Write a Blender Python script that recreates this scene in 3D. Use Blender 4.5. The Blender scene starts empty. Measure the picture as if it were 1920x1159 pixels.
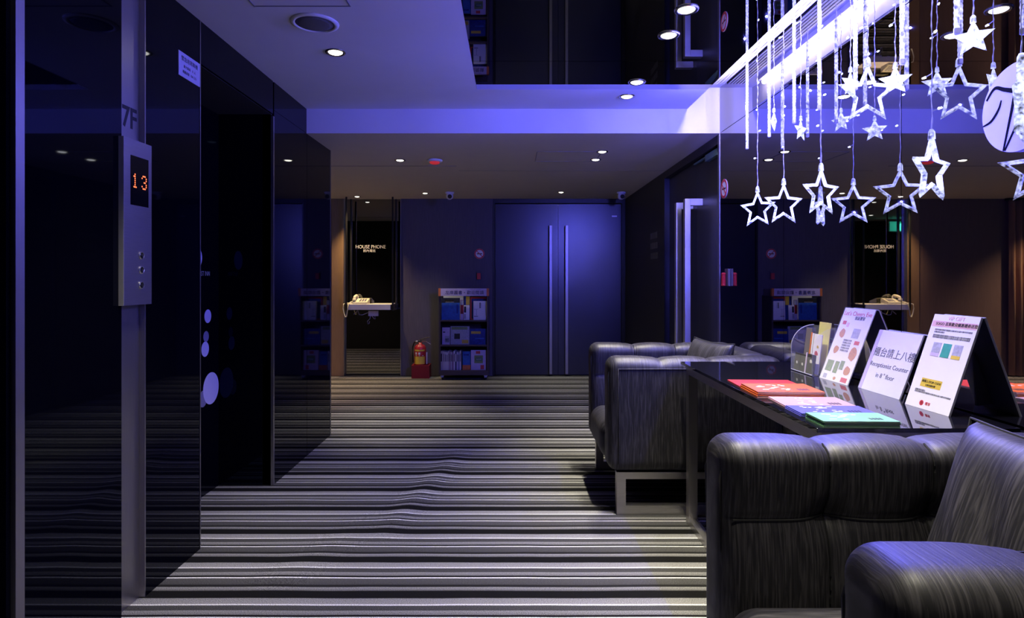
import bpy, bmesh, math, random
from mathutils import Vector, Matrix
random.seed(7)
scene = bpy.context.scene
COL = scene.collection
PI = math.pi

# ------------------------------------------------------------------ camera / world / exposure
F, VX, VY, EYE = 1150.0, 957.0, 522.0, 1.18
cam_d = bpy.data.cameras.new('camera'); cam = bpy.data.objects.new('camera', cam_d); COL.objects.link(cam)
cam_d.sensor_width = 36.0; cam_d.lens = 36.0 * F / 1920.0
cam_d.shift_x = (960.0 - VX) / 1920.0; cam_d.shift_y = -(579.5 - VY) / 1920.0
cam_d.clip_start = 0.02
cam.location = (0, 0, EYE); cam.rotation_euler = (PI / 2, 0, 0)
scene.camera = cam
world = bpy.data.worlds.new('world'); scene.world = world; world.use_nodes = True
world.node_tree.nodes['Background'].inputs[0].default_value = (0.004, 0.004, 0.010, 1)
world.node_tree.nodes['Background'].inputs[1].default_value = 0.2
vs = scene.view_settings
vs.view_transform = 'Standard'; vs.look = 'None'; vs.exposure = 0.0; vs.gamma = 1.0; vs.use_curve_mapping = False
cy = scene.cycles
cy.use_denoising = True; cy.max_bounces = 10; cy.diffuse_bounces = 3; cy.glossy_bounces = 6; cy.transmission_bounces = 6
cy.transparent_max_bounces = 12; cy.sample_clamp_indirect = 4.0; cy.caustics_reflective = False; cy.caustics_refractive = False

# light levels
DOWN_W = 135.0      # recessed downlights
LED_W = 21.0         # each blue-white decoration light
TUBE_E = 95.0       # slot strip lamps
LED_COL = (0.115, 0.115, 1.0)
DOWN_COL = (1.0, 0.93, 0.72)

# main planes (metres)
XL, XR = -1.353, 1.39
HLOW, HUP, HSLOT = 2.143, 2.305, 2.447
YSOF, YBACK, YHALL = 4.071, 7.42, 4.617
XEDGE = 1.175
YREAR, XFAR = -1.6, -4.5
ZT = 0.775          # table top

# ------------------------------------------------------------------ helpers
def mat(name, col, rough=0.5, metal=0.0, spec=0.5, var=0.0, scale=30.0, stretch=(1, 1, 1), bump=0.0, emit=None, es=0.0,
        trans=0.0, ior=1.5, coat=0.0, sheen=0.0, alpha=1.0):
    m = bpy.data.materials.new(name); m.use_nodes = True
    nt = m.node_tree; b = nt.nodes['Principled BSDF']
    b.inputs['Base Color'].default_value = (*col, 1); b.inputs['Roughness'].default_value = rough
    b.inputs['Metallic'].default_value = metal; b.inputs['Specular IOR Level'].default_value = spec
    b.inputs['IOR'].default_value = ior; b.inputs['Transmission Weight'].default_value = trans
    b.inputs['Coat Weight'].default_value = coat; b.inputs['Sheen Weight'].default_value = sheen
    b.inputs['Alpha'].default_value = alpha
    if emit:
        b.inputs['Emission Color'].default_value = (*emit, 1); b.inputs['Emission Strength'].default_value = es
    if var or bump:
        tc = nt.nodes.new('ShaderNodeTexCoord'); mp = nt.nodes.new('ShaderNodeMapping'); nz = nt.nodes.new('ShaderNodeTexNoise')
        mp.inputs['Scale'].default_value = stretch; nz.inputs['Scale'].default_value = scale; nz.inputs['Detail'].default_value = 4
        nt.links.new(tc.outputs['Object'], mp.inputs['Vector']); nt.links.new(mp.outputs['Vector'], nz.inputs['Vector'])
        if var:
            mx = nt.nodes.new('ShaderNodeMix'); mx.data_type = 'RGBA'
            mx.inputs['A'].default_value = (*[c * (1 - var) for c in col], 1)
            mx.inputs['B'].default_value = (*[min(1, c * (1 + var)) for c in col], 1)
            nt.links.new(nz.outputs['Fac'], mx.inputs['Factor']); nt.links.new(mx.outputs['Result'], b.inputs['Base Color'])
        if bump:
            bp = nt.nodes.new('ShaderNodeBump'); bp.inputs['Strength'].default_value = bump; bp.inputs['Distance'].default_value = 0.002
            nt.links.new(nz.outputs['Fac'], bp.inputs['Height']); nt.links.new(bp.outputs['Normal'], b.inputs['Normal'])
    return m

def tag(o, label=None, cat=None, group=None, kind=None):
    if label: o['label'] = label
    if cat: o['category'] = cat
    if group: o['group'] = group
    if kind: o['kind'] = kind
    return o

def thing(name, label, cat, loc=(0, 0, 0), group=None, matrix=None):
    o = bpy.data.objects.new(name, None); COL.objects.link(o)
    o.empty_display_size = 0.05
    if matrix is not None: o.matrix_world = matrix
    else: o.location = loc
    o['_m'] = [v for r in (matrix if matrix is not None else Matrix.Translation(loc)) for v in r]
    return tag(o, label, cat, group)

def root_inv(p):
    if '_m' in p.keys():
        v = list(p['_m']); return Matrix([v[0:4], v[4:8], v[8:12], v[12:16]]).inverted()
    return Matrix.Identity(4)

def setp(o, parent, local):
    if parent is not None:
        o.parent = parent
        if not local: o.matrix_parent_inverse = root_inv(parent)

def obj(name, bm, m, parent=None, local=False, smooth=False, loc=None):
    me = bpy.data.meshes.new(name)
    bmesh.ops.recalc_face_normals(bm, faces=bm.faces[:])
    bm.to_mesh(me); bm.free()
    if smooth:
        for p in me.polygons: p.use_smooth = True
    for k in (m if isinstance(m, (list, tuple)) else [m]): me.materials.append(k)
    o = bpy.data.objects.new(name, me); COL.objects.link(o)
    if loc: o.location = loc
    setp(o, parent, local)
    return o

def B(): return bmesh.new()

def box(bm, x0, x1, y0, y1, z0, z1, mi=0, bev=0.0):
    r = bmesh.ops.create_cube(bm, size=1.0)
    vs_ = r['verts']
    for v in vs_:
        v.co = Vector(((x0 + x1) / 2 + v.co.x * (x1 - x0), (y0 + y1) / 2 + v.co.y * (y1 - y0), (z0 + z1) / 2 + v.co.z * (z1 - z0)))
    fs = {f for v in vs_ for f in v.link_faces}
    for f in fs: f.material_index = mi
    if bev:
        es = {e for v in vs_ for e in v.link_edges}
        bmesh.ops.bevel(bm, geom=list(es), offset=bev, segments=2, affect='EDGES', profile=0.6)
    return bm

def bx(*a, **k): return box(B(), *a, **k)

def cyl(bm, p0, p1, r0, r1=None, n=16, mi=0):
    r1 = r0 if r1 is None else r1
    p0, p1 = Vector(p0), Vector(p1); d = (p1 - p0)
    q = d.to_track_quat('Z', 'Y').to_matrix()
    a = [bm.verts.new(p0 + q @ Vector((r0 * math.cos(2 * PI * i / n), r0 * math.sin(2 * PI * i / n), 0))) for i in range(n)]
    b = [bm.verts.new(p1 + q @ Vector((r1 * math.cos(2 * PI * i / n), r1 * math.sin(2 * PI * i / n), 0))) for i in range(n)]
    for i in range(n):
        bm.faces.new((a[i], a[(i + 1) % n], b[(i + 1) % n], b[i])).material_index = mi
    bm.faces.new(a[::-1]).material_index = mi; bm.faces.new(b).material_index = mi
    return bm

def tube(bm, pts, r, n=6, mi=0):
    pts = [Vector(p) for p in pts]; rings = []
    for i, p in enumerate(pts):
        t = (pts[min(i + 1, len(pts) - 1)] - pts[max(i - 1, 0)])
        q = t.to_track_quat('Z', 'Y').to_matrix()
        rings.append([bm.verts.new(p + q @ Vector((r * math.cos(2 * PI * k / n), r * math.sin(2 * PI * k / n), 0))) for k in range(n)])
    for a, b in zip(rings[:-1], rings[1:]):
        for k in range(n):
            bm.faces.new((a[k], a[(k + 1) % n], b[(k + 1) % n], b[k])).material_index = mi
    bm.faces.new(rings[0][::-1]).material_index = mi; bm.faces.new(rings[-1]).material_index = mi
    return bm

def lathe(bm, c, prof, n=24, axis='z', mi=0):
    """prof: list of (radius, height) ; axis gives revolve direction"""
    c = Vector(c); rings = []
    for r, h in prof:
        ring = []
        for k in range(n):
            a = 2 * PI * k / n
            p = Vector((r * math.cos(a), r * math.sin(a), h))
            if axis == 'x': p = Vector((p.z, p.x, p.y))
            elif axis == 'y': p = Vector((p.x, p.z, p.y))
            ring.append(bm.verts.new(c + p))
        rings.append(ring)
    for a, b in zip(rings[:-1], rings[1:]):
        for k in range(n):
            bm.faces.new((a[k], a[(k + 1) % n], b[(k + 1) % n], b[k])).material_index = mi
    if prof[0][0] > 1e-5: bm.faces.new(rings[0][::-1]).material_index = mi
    if prof[-1][0] > 1e-5: bm.faces.new(rings[-1]).material_index = mi
    return bm

def prism(bm, pts2, axis, a0, a1, mi=0):
    """extrude polygon pts2 along axis ('x': pts are (y,z); 'y': (x,z); 'z': (x,y))"""
    def P(p, a):
        return Vector((a, p[0], p[1])) if axis == 'x' else Vector((p[0], a, p[1])) if axis == 'y' else Vector((p[0], p[1], a))
    A = [bm.verts.new(P(p, a0)) for p in pts2]; C = [bm.verts.new(P(p, a1)) for p in pts2]
    n = len(pts2)
    for i in range(n): bm.faces.new((A[i], A[(i + 1) % n], C[(i + 1) % n], C[i])).material_index = mi
    bm.faces.new(A[::-1]).material_index = mi; bm.faces.new(C).material_index = mi
    return bm

def rbox(bm, lo, hi, r, res=0.03, disp=None, mi=0):
    """rounded box made of fine face grids, optional displacement along the normal"""
    lo, hi = Vector(lo), Vector(hi)
    r = min(r, *(0.499 * (hi[i] - lo[i]) for i in range(3)))
    cache = {}
    def V(p):
        k = (round(p.x, 5), round(p.y, 5), round(p.z, 5))
        if k in cache: return cache[k]
        q = Vector([min(max(p[i], lo[i] + r), hi[i] - r) for i in range(3)])
        n = (p - q)
        if n.length > 1e-9: n.normalize()
        co = q + n * r
        if disp: co = co + n * disp(co, n)
        cache[k] = bm.verts.new(co); return cache[k]
    def axisvals(i):
        L = hi[i] - lo[i]; inner = L - 2 * r
        m = 4
        a = [lo[i] + r * (1 - math.tan(PI / 4 * (1 - k / m))) for k in range(m)]
        n = max(1, int(round(inner / res)))
        b = [lo[i] + r + inner * k / n for k in range(n + 1)]
        c = [hi[i] - r * (1 - math.tan(PI / 4 * (1 - k / m))) for k in range(m)][::-1]
        return a + b + c
    for ax in range(3):
        u, v = (ax + 1) % 3, (ax + 2) % 3
        U, W = axisvals(u), axisvals(v)
        for side in (lo[ax], hi[ax]):
            grid = []
            for a in U:
                row = []
                for b in W:
                    p = Vector((0, 0, 0)); p[ax] = side; p[u] = a; p[v] = b
                    row.append(V(p))
                grid.append(row)
            for i in range(len(U) - 1):
                for j in range(len(W) - 1):
                    vs4 = (grid[i][j], grid[i + 1][j], grid[i + 1][j + 1], grid[i][j + 1])
                    if len(set(vs4)) == 4:
                        try: bm.faces.new(vs4).material_index = mi
                        except ValueError: pass
    return bm

def text(name, body, size, m, parent=None, loc=(0, 0, 0), rot=(PI / 2, 0, 0), align='CENTER', local=False, ext=0.0004, spacing=1.0, bold=0.0, sx=1.0):
    c = bpy.data.curves.new(name, 'FONT'); c.body = body; c.size = size; c.align_x = align; c.align_y = 'CENTER'
    c.extrude = ext; c.space_character = spacing; c.offset = bold; c.resolution_u = 3
    c.materials.append(m)
    o = bpy.data.objects.new(name, c); COL.objects.link(o)
    o.location = loc; o.rotation_euler = rot; o.scale = (sx, 1, 1)
    setp(o, parent, local)
    return o

def light(name, kind, loc, energy, col, parent=None, local=False, radius=0.02, spot=None, blend=0.8, rot=(0, 0, 0)):
    d = bpy.data.lights.new(name, kind); d.energy = energy; d.color = col
    if kind != 'AREA': d.shadow_soft_size = radius
    if kind == 'SPOT': d.spot_size = spot; d.spot_blend = blend
    o = bpy.data.objects.new(name, d); COL.objects.link(o); o.location = loc; o.rotation_euler = rot
    setp(o, parent, local)
    return o

def copy_tree(o, parent=None):
    c = o.copy(); COL.objects.link(c)
    if parent is not None: c.parent = parent
    for ch in list(o.children): copy_tree(ch, c)
    return c

def struct(name, bm, m, label=None):
    o = obj(name, bm, m); o['kind'] = 'structure'
    if label: o['label'] = label
    return o

# ------------------------------------------------------------------ materials
def carpet_material():
    m = bpy.data.materials.new('striped_carpet'); m.use_nodes = True; nt = m.node_tree; L = nt.links
    b = nt.nodes['Principled BSDF']; b.inputs['Roughness'].default_value = 0.95; b.inputs['Specular IOR Level'].default_value = 0.1
    N = nt.nodes.new
    geo = N('ShaderNodeTexCoord'); sep = N('ShaderNodeSeparateXYZ'); L.new(geo.outputs['Object'], sep.inputs[0])
    mp = N('ShaderNodeMapping'); mp.inputs['Scale'].default_value = (1.2, 3.0, 1); L.new(geo.outputs['Object'], mp.inputs['Vector'])
    nz = N('ShaderNodeTexNoise'); nz.inputs['Scale'].default_value = 2.0; nz.inputs['Detail'].default_value = 2; L.new(mp.outputs[0], nz.inputs['Vector'])
    def math_(op, a, bb):
        n = N('ShaderNodeMath'); n.operation = op
        for i, q in enumerate((a, bb)):
            if isinstance(q, (int, float)): n.inputs[i].default_value = q
            else: L.new(q, n.inputs[i])
        return n.outputs[0]
    w = math_('MULTIPLY', math_('SUBTRACT', nz.outputs['Fac'], 0.5), 0.012)
    y = math_('ADD', sep.outputs['Y'], w)
    t = math_('DIVIDE', math_('SUBTRACT', y, 2.265 - 0.2835 * 40), 0.2835)
    fr = math_('FRACT', t, 0)
    cr = N('ShaderNodeValToRGB'); cr.color_ramp.interpolation = 'LINEAR'; L.new(fr, cr.inputs[0])
    K, G, M_, D, W_ = 0.005, 0.19, 0.10, 0.012, 0.58
    stops = [(0, K, 0), (.175, K, 0), (.19, M_, 0), (.27, G, 0), (.285, D, 0), (.33, D, 0), (.35, .048, 1), (.51, .062, 1), (.52, W_, 0), (.54, W_, 0), (.55, K, 0), (.585, K, 0),
             (.60, .13, 0), (.69, .18, 0), (.70, .042, 1), (.81, .050, 1), (.82, W_, 0), (.84, W_, 0), (.85, .21, 0), (.985, .18, 0), (1, K, 0)]
    el = cr.color_ramp.elements
    while len(el) < len(stops): el.new(0.5)
    for e, (p, v, s) in zip(el, stops):
        e.position = p; e.color = (v, v * 0.985, v * 0.99, 1)
    # pile speckle and per-repeat variation
    sp = N('ShaderNodeTexNoise'); sp.inputs['Scale'].default_value = 330; sp.inputs['Detail'].default_value = 2; L.new(geo.outputs['Object'], sp.inputs['Vector'])
    mr = N('ShaderNodeMapRange'); mr.inputs['From Min'].default_value = 0.3; mr.inputs['From Max'].default_value = 0.7
    mr.inputs['To Min'].default_value = 0.25; mr.inputs['To Max'].default_value = 1.95; L.new(sp.outputs['Fac'], mr.inputs['Value'])
    vm = N('ShaderNodeVectorMath'); vm.operation = 'SCALE'; L.new(cr.outputs['Color'], vm.inputs[0]); L.new(mr.outputs[0], vm.inputs['Scale'])
    L.new(vm.outputs[0], b.inputs['Base Color'])
    bp = N('ShaderNodeBump'); bp.inputs['Strength'].default_value = 0.5; bp.inputs['Distance'].default_value = 0.003
    L.new(sp.outputs['Fac'], bp.inputs['Height']); L.new(bp.outputs[0], b.inputs['Normal'])
    return m

def fabric_material(name, stretch):
    m = bpy.data.materials.new(name); m.use_nodes = True; nt = m.node_tree; L = nt.links; N = nt.nodes.new
    b = nt.nodes['Principled BSDF']; b.inputs['Specular IOR Level'].default_value = 0.45
    tc = N('ShaderNodeTexCoord'); mp = N('ShaderNodeMapping'); mp.inputs['Scale'].default_value = stretch
    L.new(tc.outputs['Object'], mp.inputs['Vector'])
    nz = N('ShaderNodeTexNoise'); nz.inputs['Scale'].default_value = 1.0; nz.inputs['Detail'].default_value = 5; nz.inputs['Distortion'].default_value = 0.6
    L.new(mp.outputs[0], nz.inputs['Vector'])
    cr = N('ShaderNodeValToRGB'); L.new(nz.outputs['Fac'], cr.inputs[0])
    e = cr.color_ramp.elements
    e[0].position = 0.44; e[0].color = (.011, .0105, .0135, 1); e[1].position = 0.70; e[1].color = (.060, .056, .064, 1)
    L.new(cr.outputs[0], b.inputs['Base Color'])
    mr = N('ShaderNodeMapRange'); mr.inputs['To Min'].default_value = 0.62; mr.inputs['To Max'].default_value = 0.38
    L.new(nz.outputs['Fac'], mr.inputs['Value']); L.new(mr.outputs[0], b.inputs['Roughness'])
    bp = N('ShaderNodeBump'); bp.inputs['Strength'].default_value = 0.35; bp.inputs['Distance'].default_value = 0.002
    L.new(nz.outputs['Fac'], bp.inputs['Height']); L.new(bp.outputs[0], b.inputs['Normal'])
    return m

def led_material(name, lo, hi, col):
    m = mat(name, (.34, .35, .42), 0.15, emit=col, es=1.0)
    nt = m.node_tree; N = nt.nodes.new; L = nt.links; b = nt.nodes['Principled BSDF']
    tc = N('ShaderNodeTexCoord'); nz = N('ShaderNodeTexNoise'); nz.inputs['Scale'].default_value = 70; nz.inputs['Detail'].default_value = 4
    L.new(tc.outputs['Object'], nz.inputs['Vector'])
    mr = N('ShaderNodeMapRange'); mr.inputs['From Min'].default_value = .35; mr.inputs['From Max'].default_value = .65
    mr.inputs['To Min'].default_value = lo; mr.inputs['To Max'].default_value = hi
    L.new(nz.outputs['Fac'], mr.inputs['Value']); L.new(mr.outputs[0], b.inputs['Emission Strength'])
    return m

M = {}
M['carpet'] = carpet_material()
M['white_paint'] = mat('white_ceiling_paint', (.74, .73, .74), .75, var=.04, scale=6)
M['beam_paint'] = mat('cream_low_ceiling_paint', (.68, .61, .57), .8, var=.04, scale=6)
M['black_glass'] = mat('black_glass_panel', (.0015, .0015, .004), .03, spec=.20, var=.2, scale=12)
M['black_glass'].node_tree.nodes['Principled BSDF'].inputs['Specular Tint'].default_value = (.35, .50, 1.0, 1)
M['mirror'] = mat('smoked_mirror', (.58, .57, .62), .012, metal=1.0, var=.02, scale=8)
M['ceil_mirror'] = mat('smoked_ceiling_mirror', (.46, .46, .52), .012, metal=1.0, var=.02, scale=8)
M['phone_glass'] = mat('dark_alcove_glass', (.24, .25, .26), .02, metal=1.0, var=.03, scale=8)
M['dark_core'] = mat('dark_core', (.012, .011, .014), .8, var=.2, scale=9)
M['steel'] = mat('brushed_steel', (.44, .42, .42), .36, metal=1.0, var=.12, scale=20, stretch=(40, 40, .6))
M['steel_h'] = mat('brushed_steel_plate', (.50, .48, .48), .36, metal=1.0, var=.14, scale=12, stretch=(1, 1, 30))
M['chrome'] = mat('polished_steel', (.62, .6, .6), .16, metal=1.0, var=.06, scale=20)
M['pull_steel'] = mat('satin_pull_handle', (.72, .70, .72), .45, metal=1.0, var=.08, scale=20)
M['plum_wall'] = mat('plum_grain_wall', (.085, .075, .098), .62, var=.35, scale=14, stretch=(14, 14, .5), bump=.2)
M['brown_wall'] = mat('brown_grain_wall', (.12, .075, .065), .6, var=.3, scale=14, stretch=(14, 14, .5), bump=.2)
M['oak'] = mat('oak_strip', (.20, .125, .075), .5, var=.3, scale=8, stretch=(18, 18, .8), bump=.2)
M['navy_door'] = mat('navy_door_paint', (.004, .005, .030), .30, spec=1.0, var=.35, scale=5)
M['dark_door'] = mat('dark_side_door', (.045, .045, .065), .4, var=.2, scale=5)
M['dark_wall'] = mat('dark_side_wall', (.05, .047, .052), .55, var=.25, scale=14, stretch=(14, 14, .6))
M['black'] = mat('black_metal', (.008, .008, .010), .4, var=.2)
M['ink'] = mat('black_ink', (.01, .01, .012), .6, var=.1)
M['white'] = mat('white_plastic', (.80, .79, .78), .45, var=.03)
M['paper'] = mat('white_paper', (.84, .82, .80), .6, var=.03, scale=20)
M['lettering'] = mat('white_lettering', (.34, .34, .36), .5, var=.03)
M['grey_text'] = mat('grey_lettering', (.22, .22, .24), .5, var=.05)
M['decal'] = mat('lavender_film', (.62, .58, .74), .55, var=.05)
M['decal_dim'] = mat('thin_lavender_film', (.22, .20, .30), .55, var=.05)
M['red'] = mat('red_enamel', (.42, .02, .03), .35, var=.1)
M['redprint'] = mat('red_print', (.62, .06, .06), .6, var=.1)
M['dark_red'] = mat('dark_red_stand', (.23, .005, .012), .5, var=.1)
M['yellow'] = mat('yellow_print', (.72, .52, .05), .55, var=.15, scale=60)
M['pink'] = mat('pink_print', (.78, .47, .42), .6, var=.05)
M['green'] = mat('green_print', (.05, .36, .24), .6, var=.25, scale=60)
M['orange'] = mat('orange_print', (.72, .20, .05), .55, var=.3, scale=40)
M['blue'] = mat('blue_print', (.03, .13, .42), .5, var=.5, scale=30)
M['deepblue'] = mat('deep_blue_print', (.008, .03, .22), .4, var=.8, scale=40)
M['food'] = mat('food_photo_print', (.55, .24, .08), .6, var=.6, scale=120)
M['leafprint'] = mat('green_photo_print', (.22, .30, .10), .6, var=.7, scale=120)
M['greyprint'] = mat('grey_photo_print', (.42, .42, .46), .6, var=.5, scale=90)
M['lav'] = mat('lavender_print', (.60, .50, .66), .55, var=.15, scale=30)
M['acrylic'] = mat('clear_acrylic', (.8, .82, .9), .03, alpha=.10)
M['fabric_x'] = fabric_material('grained_charcoal_upholstery', (210, 11, 10))
M['fabric_y'] = fabric_material('grained_charcoal_back_upholstery', (11, 210, 10))
M['seam'] = mat('dark_seam_thread', (.008, .008, .01), .7, var=.1)
M['table_glass'] = mat('black_table_glass', (.006, .006, .009), .025, spec=.9, var=.3, scale=200)
M['star'] = led_material('glowing_clear_plastic', .05, 2.0, (.55, .60, 1.0))
M['star_solid'] = led_material('glowing_faceted_plastic', .25, 2.4, (.62, .68, 1.0))
M['tube_led'] = led_material('glowing_icicle_tube', .35, 4.2, (.33, .34, 1.0))
M['bulb'] = mat('glowing_led_bulb', (.9, .9, 1), .2, emit=(.75, .82, 1.0), es=7.0)
M['cord'] = mat('clear_cord', (.55, .54, .68), .3, var=.1, emit=(.5, .5, 1.0), es=.12)
M['lamp_white'] = mat('strip_lamp_glow', (.9, .9, .9), .4, emit=(1.0, .88, .90), es=TUBE_E)
M['lens'] = mat('downlight_glow', (.9, .9, .9), .3, emit=(1.0, .95, .78), es=9.0)
M['exit'] = mat('exit_sign_glow', (.1, .6, .4), .4, emit=(.06, .62, .40), es=1.6)
M['leak'] = mat('lit_room_glow', (.9, .9, .9), .4, emit=(.9, .95, .9), es=1.6)  # added glow for the lit room beyond the double doors
M['led_red'] = mat('red_led_digits', (.5, .1, .02), .4, emit=(1.0, .16, .05), es=2.2)
M['screen'] = mat('black_display_glass', (.006, .006, .008), .08, var=.1)
M['speaker_mesh'] = mat('grey_speaker_mesh', (.12, .12, .13), .6, var=.5, scale=300)
M['curtain'] = mat('brown_curtain', (.24, .12, .055), .75, var=.15, scale=20, sheen=.3)
M['phone'] = mat('cream_phone_plastic', (.66, .64, .50), .4, var=.04)
M['teal'] = mat('teal_gap_light', (.20, .34, .36), .35, metal=.3, var=.1)  # cyan of the light leak over the side door, put into the colour
M['shelf_dark'] = mat('dark_bookcase_wood', (.045, .030, .040), .5, var=.3, scale=10, stretch=(1, 1, 8))

# ------------------------------------------------------------------ structure: floor
def floor_height(x, y):
    # a lifted ripple in the loose carpet
    def ridge(x0, y0, x1, y1, h, w):
        ax, ay = x1 - x0, y1 - y0; L2 = ax * ax + ay * ay
        s = ((x - x0) * ax + (y - y0) * ay) / L2
        d = abs((x - x0) * ay - (y - y0) * ax) / math.sqrt(L2)
        e = max(0, 1 - (2 * s - 1) ** 2) ** .6 if 0 <= s <= 1 else 0
        return h * e * math.exp(-(d / w) ** 2)
    return ridge(-.33, 4.25, -.60, 2.75, .012, .070) + ridge(-.62, 3.1, -.95, 2.3, .004, .09)
bm = B()
def span(a, b, n): return [a + (b - a) * i / n for i in range(n + 1)]
xs = span(XFAR - .1, -1.4, 8) + span(-1.4, .2, 64)[1:] + span(.2, XR + .08, 6)[1:]
ys = span(YREAR - .1, 2.0, 8) + span(2.0, 4.4, 80)[1:] + span(4.4, 7.8, 8)[1:]
grid = [[bm.verts.new((x, y, floor_height(x, y))) for x in xs] for y in ys]
for j in range(len(ys) - 1):
    for i in range(len(xs) - 1):
        bm.faces.new((grid[j][i], grid[j][i + 1], grid[j + 1][i + 1], grid[j + 1][i]))
fl = struct('floor', bm, M['carpet'], 'grey and black striped carpet with a raised ripple')
for p in fl.data.polygons: p.use_smooth = True

# ------------------------------------------------------------------ structure: ceilings
bm = bx(XFAR, -.2, YREAR, YSOF, HUP, HUP + .2)
box(bm, -.2, XEDGE, 3.653, YSOF, HUP, HUP + .2)
box(bm, -.2, XEDGE, YREAR, 3.653, HUP + .012, HUP + .2)
box(bm, XEDGE, XR + .1, YREAR, YSOF, HSLOT, HSLOT + .1)
ceil = struct('ceiling', bm, M['white_paint'], 'white upper ceiling with a light slot along the mirror wall')
for y0, y1 in ((3.18, 3.652), (2.10, 3.176), (1.02, 2.096), (-.06, 1.016), (YREAR, -.064)):
    obj('mirror_panel', bx(-.199, XEDGE - .001, y0, y1, HUP, HUP + .011), M['ceil_mirror'], ceil)
def hatch(parent, x0, x1, y0, y1, z, m):
    bm = B(); w = .006
    box(bm, x0, x1, y0, y0 + w, z - .002, z); box(bm, x0, x1, y1 - w, y1, z - .002, z)
    box(bm, x0, x0 + w, y0, y1, z - .002, z); box(bm, x1 - w, x1, y0, y1, z - .002, z)
    return obj('access_panel', bm, m, parent)
M['hatch'] = mat('hatch_joint', (.22, .21, .25), .7, var=.1)
hatch(ceil, -1.06, -.66, 2.10, 2.536, HUP, M['hatch'])
low = struct('ceiling_lower', bx(XFAR, XR + .1, YSOF, 7.62, HLOW, HUP + .2), [M['beam_paint'], M['white_paint']], 'low ceiling over the hall with a bright front face')
for p in low.data.polygons:
    if p.normal.y < -.9: p.material_index = 1
hatch(low, .20, .70, 4.66, 5.05, HLOW, M['hatch'])
obj('ceiling_joint', bx(-2.5, -.46, 5.25, 5.262, HLOW - .002, HLOW), M['hatch'], low)
obj('ceiling_joint', bx(-.46, XR, 5.48, 5.488, HLOW - .001, HLOW), M['hatch'], low)

# ------------------------------------------------------------------ structure: left wall with lifts
bm = bx(XL - .06, XL - .012, 1.706, 2.134, 0, HUP)
box(bm, XL - .06, XL - .024, 2.134, 2.272, 0, HUP)
box(bm, XL - .06, XL - .012, 2.272, 2.673, 0, HUP)
box(bm, XL - .06, XL - .012, 3.497, YHALL, 0, HLOW)
box(bm, XL - .06, XL - .012, 3.497, YSOF, HLOW, HUP)
box(bm, XL - .35, XL - .06, 1.675, 2.66, 0, HUP)         # shaft front between the lifts
box(bm, XL - .35, XL - .012, 2.673, 3.497, 2.116, HUP)   # head over the lift opening
box(bm, XL - .35, XL - .06, 3.51, YHALL, 0, HLOW)
box(bm, XFAR, XL - .012, YHALL - .14, YHALL, 0, HLOW)
box(bm, XL - .35, XL, YREAR, 1.675, 2.116, HUP)
box(bm, XL - .37, XL - .33, YREAR, 1.675, 0, 2.116)
wl = struct('wall_left', bm, M['dark_core'], 'black glass lift wall')
for y0, y1, z0, z1 in ((1.708, 2.134, 0, HUP), (2.272, 2.671, 0, HUP), (2.675, 3.495, 2.118, HUP), (3.512, 4.078, 0, HLOW), (3.512, YSOF, HLOW + .001, HUP),
                       (4.082, YHALL - .012, 0, HLOW - .001)):
    obj('glass_panel', bx(XL - .012, XL, y0, y1, z0, z1 - .001), M['black_glass'], wl)
obj('glass_panel', bx(XL - .31, XL - .012, 3.497, 3.51, 0, 2.115), M['black_glass'], wl)      # far reveal of the lift opening
obj('glass_panel', bx(XL - .31, XL - .012, 1.66, 1.675, 0, 2.115), M['black_glass'], wl)
obj('glass_panel', bx(XL - .31, XL - .012, 2.66, 2.673, 0, 2.115), M['black_glass'], wl)
obj('steel_strip', bx(XL - .024, XL - .020, 2.134, 2.270, 0, HUP - .001), M['steel'], wl)
obj('steel_strip', bx(XL - .022, XL + .001, 2.268, 2.274, 0, HUP - .001), M['steel'], wl)
obj('steel_strip', bx(XL - .012, XL + .002, 1.675, 1.706, 0, HUP - .001), M['steel'], wl)
obj('steel_strip', bx(XL - .012, XL + .002, 2.671, 2.677, 0, HUP - .001), M['steel'], wl)
obj('steel_strip', bx(XL - .012, XL + .002, 3.494, 3.512, 0, HUP - .2), M['steel'], wl)
obj('steel_strip', bx(XL - .012, XL + .002, YHALL - .012, YHALL + .002, 0, HLOW - .001), M['steel'], wl)
text('floor_number', '7F', .105, M['ink'], wl, (XL - .0195, 2.210, 1.18 + .575), (PI / 2, 0, PI / 2), bold=.002, sx=.85)
d = struct('door_1', bx(XL - .345, XL - .31, 2.675, 3.495, 0, 2.114), M['black_glass'], 'black lift door with pale dots')
xd = XL - .3095
for yy, zz, r, k in ((3.3686, .972, .037, 'decal'), (3.35, .862, .03, 'decal_dim'), (3.339, .794, .041, 'decal'), (3.405, .57, .088, 'decal'), (3.316, .528, .045, 'decal_dim'), (3.248, 1.29, .058, 'decal')):
    obj('dot_decal', lathe(B(), (xd, yy, zz), [(r, 0), (r, .0012 if k == 'decal' else .0006)], 32, 'x'), M[k], d)
text('door_lettering', 'EAST INN', .036, M['lettering'], d, (xd + .001, 3.325, 1.205), (PI / 2, 0, PI / 2), sx=.85)

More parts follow.
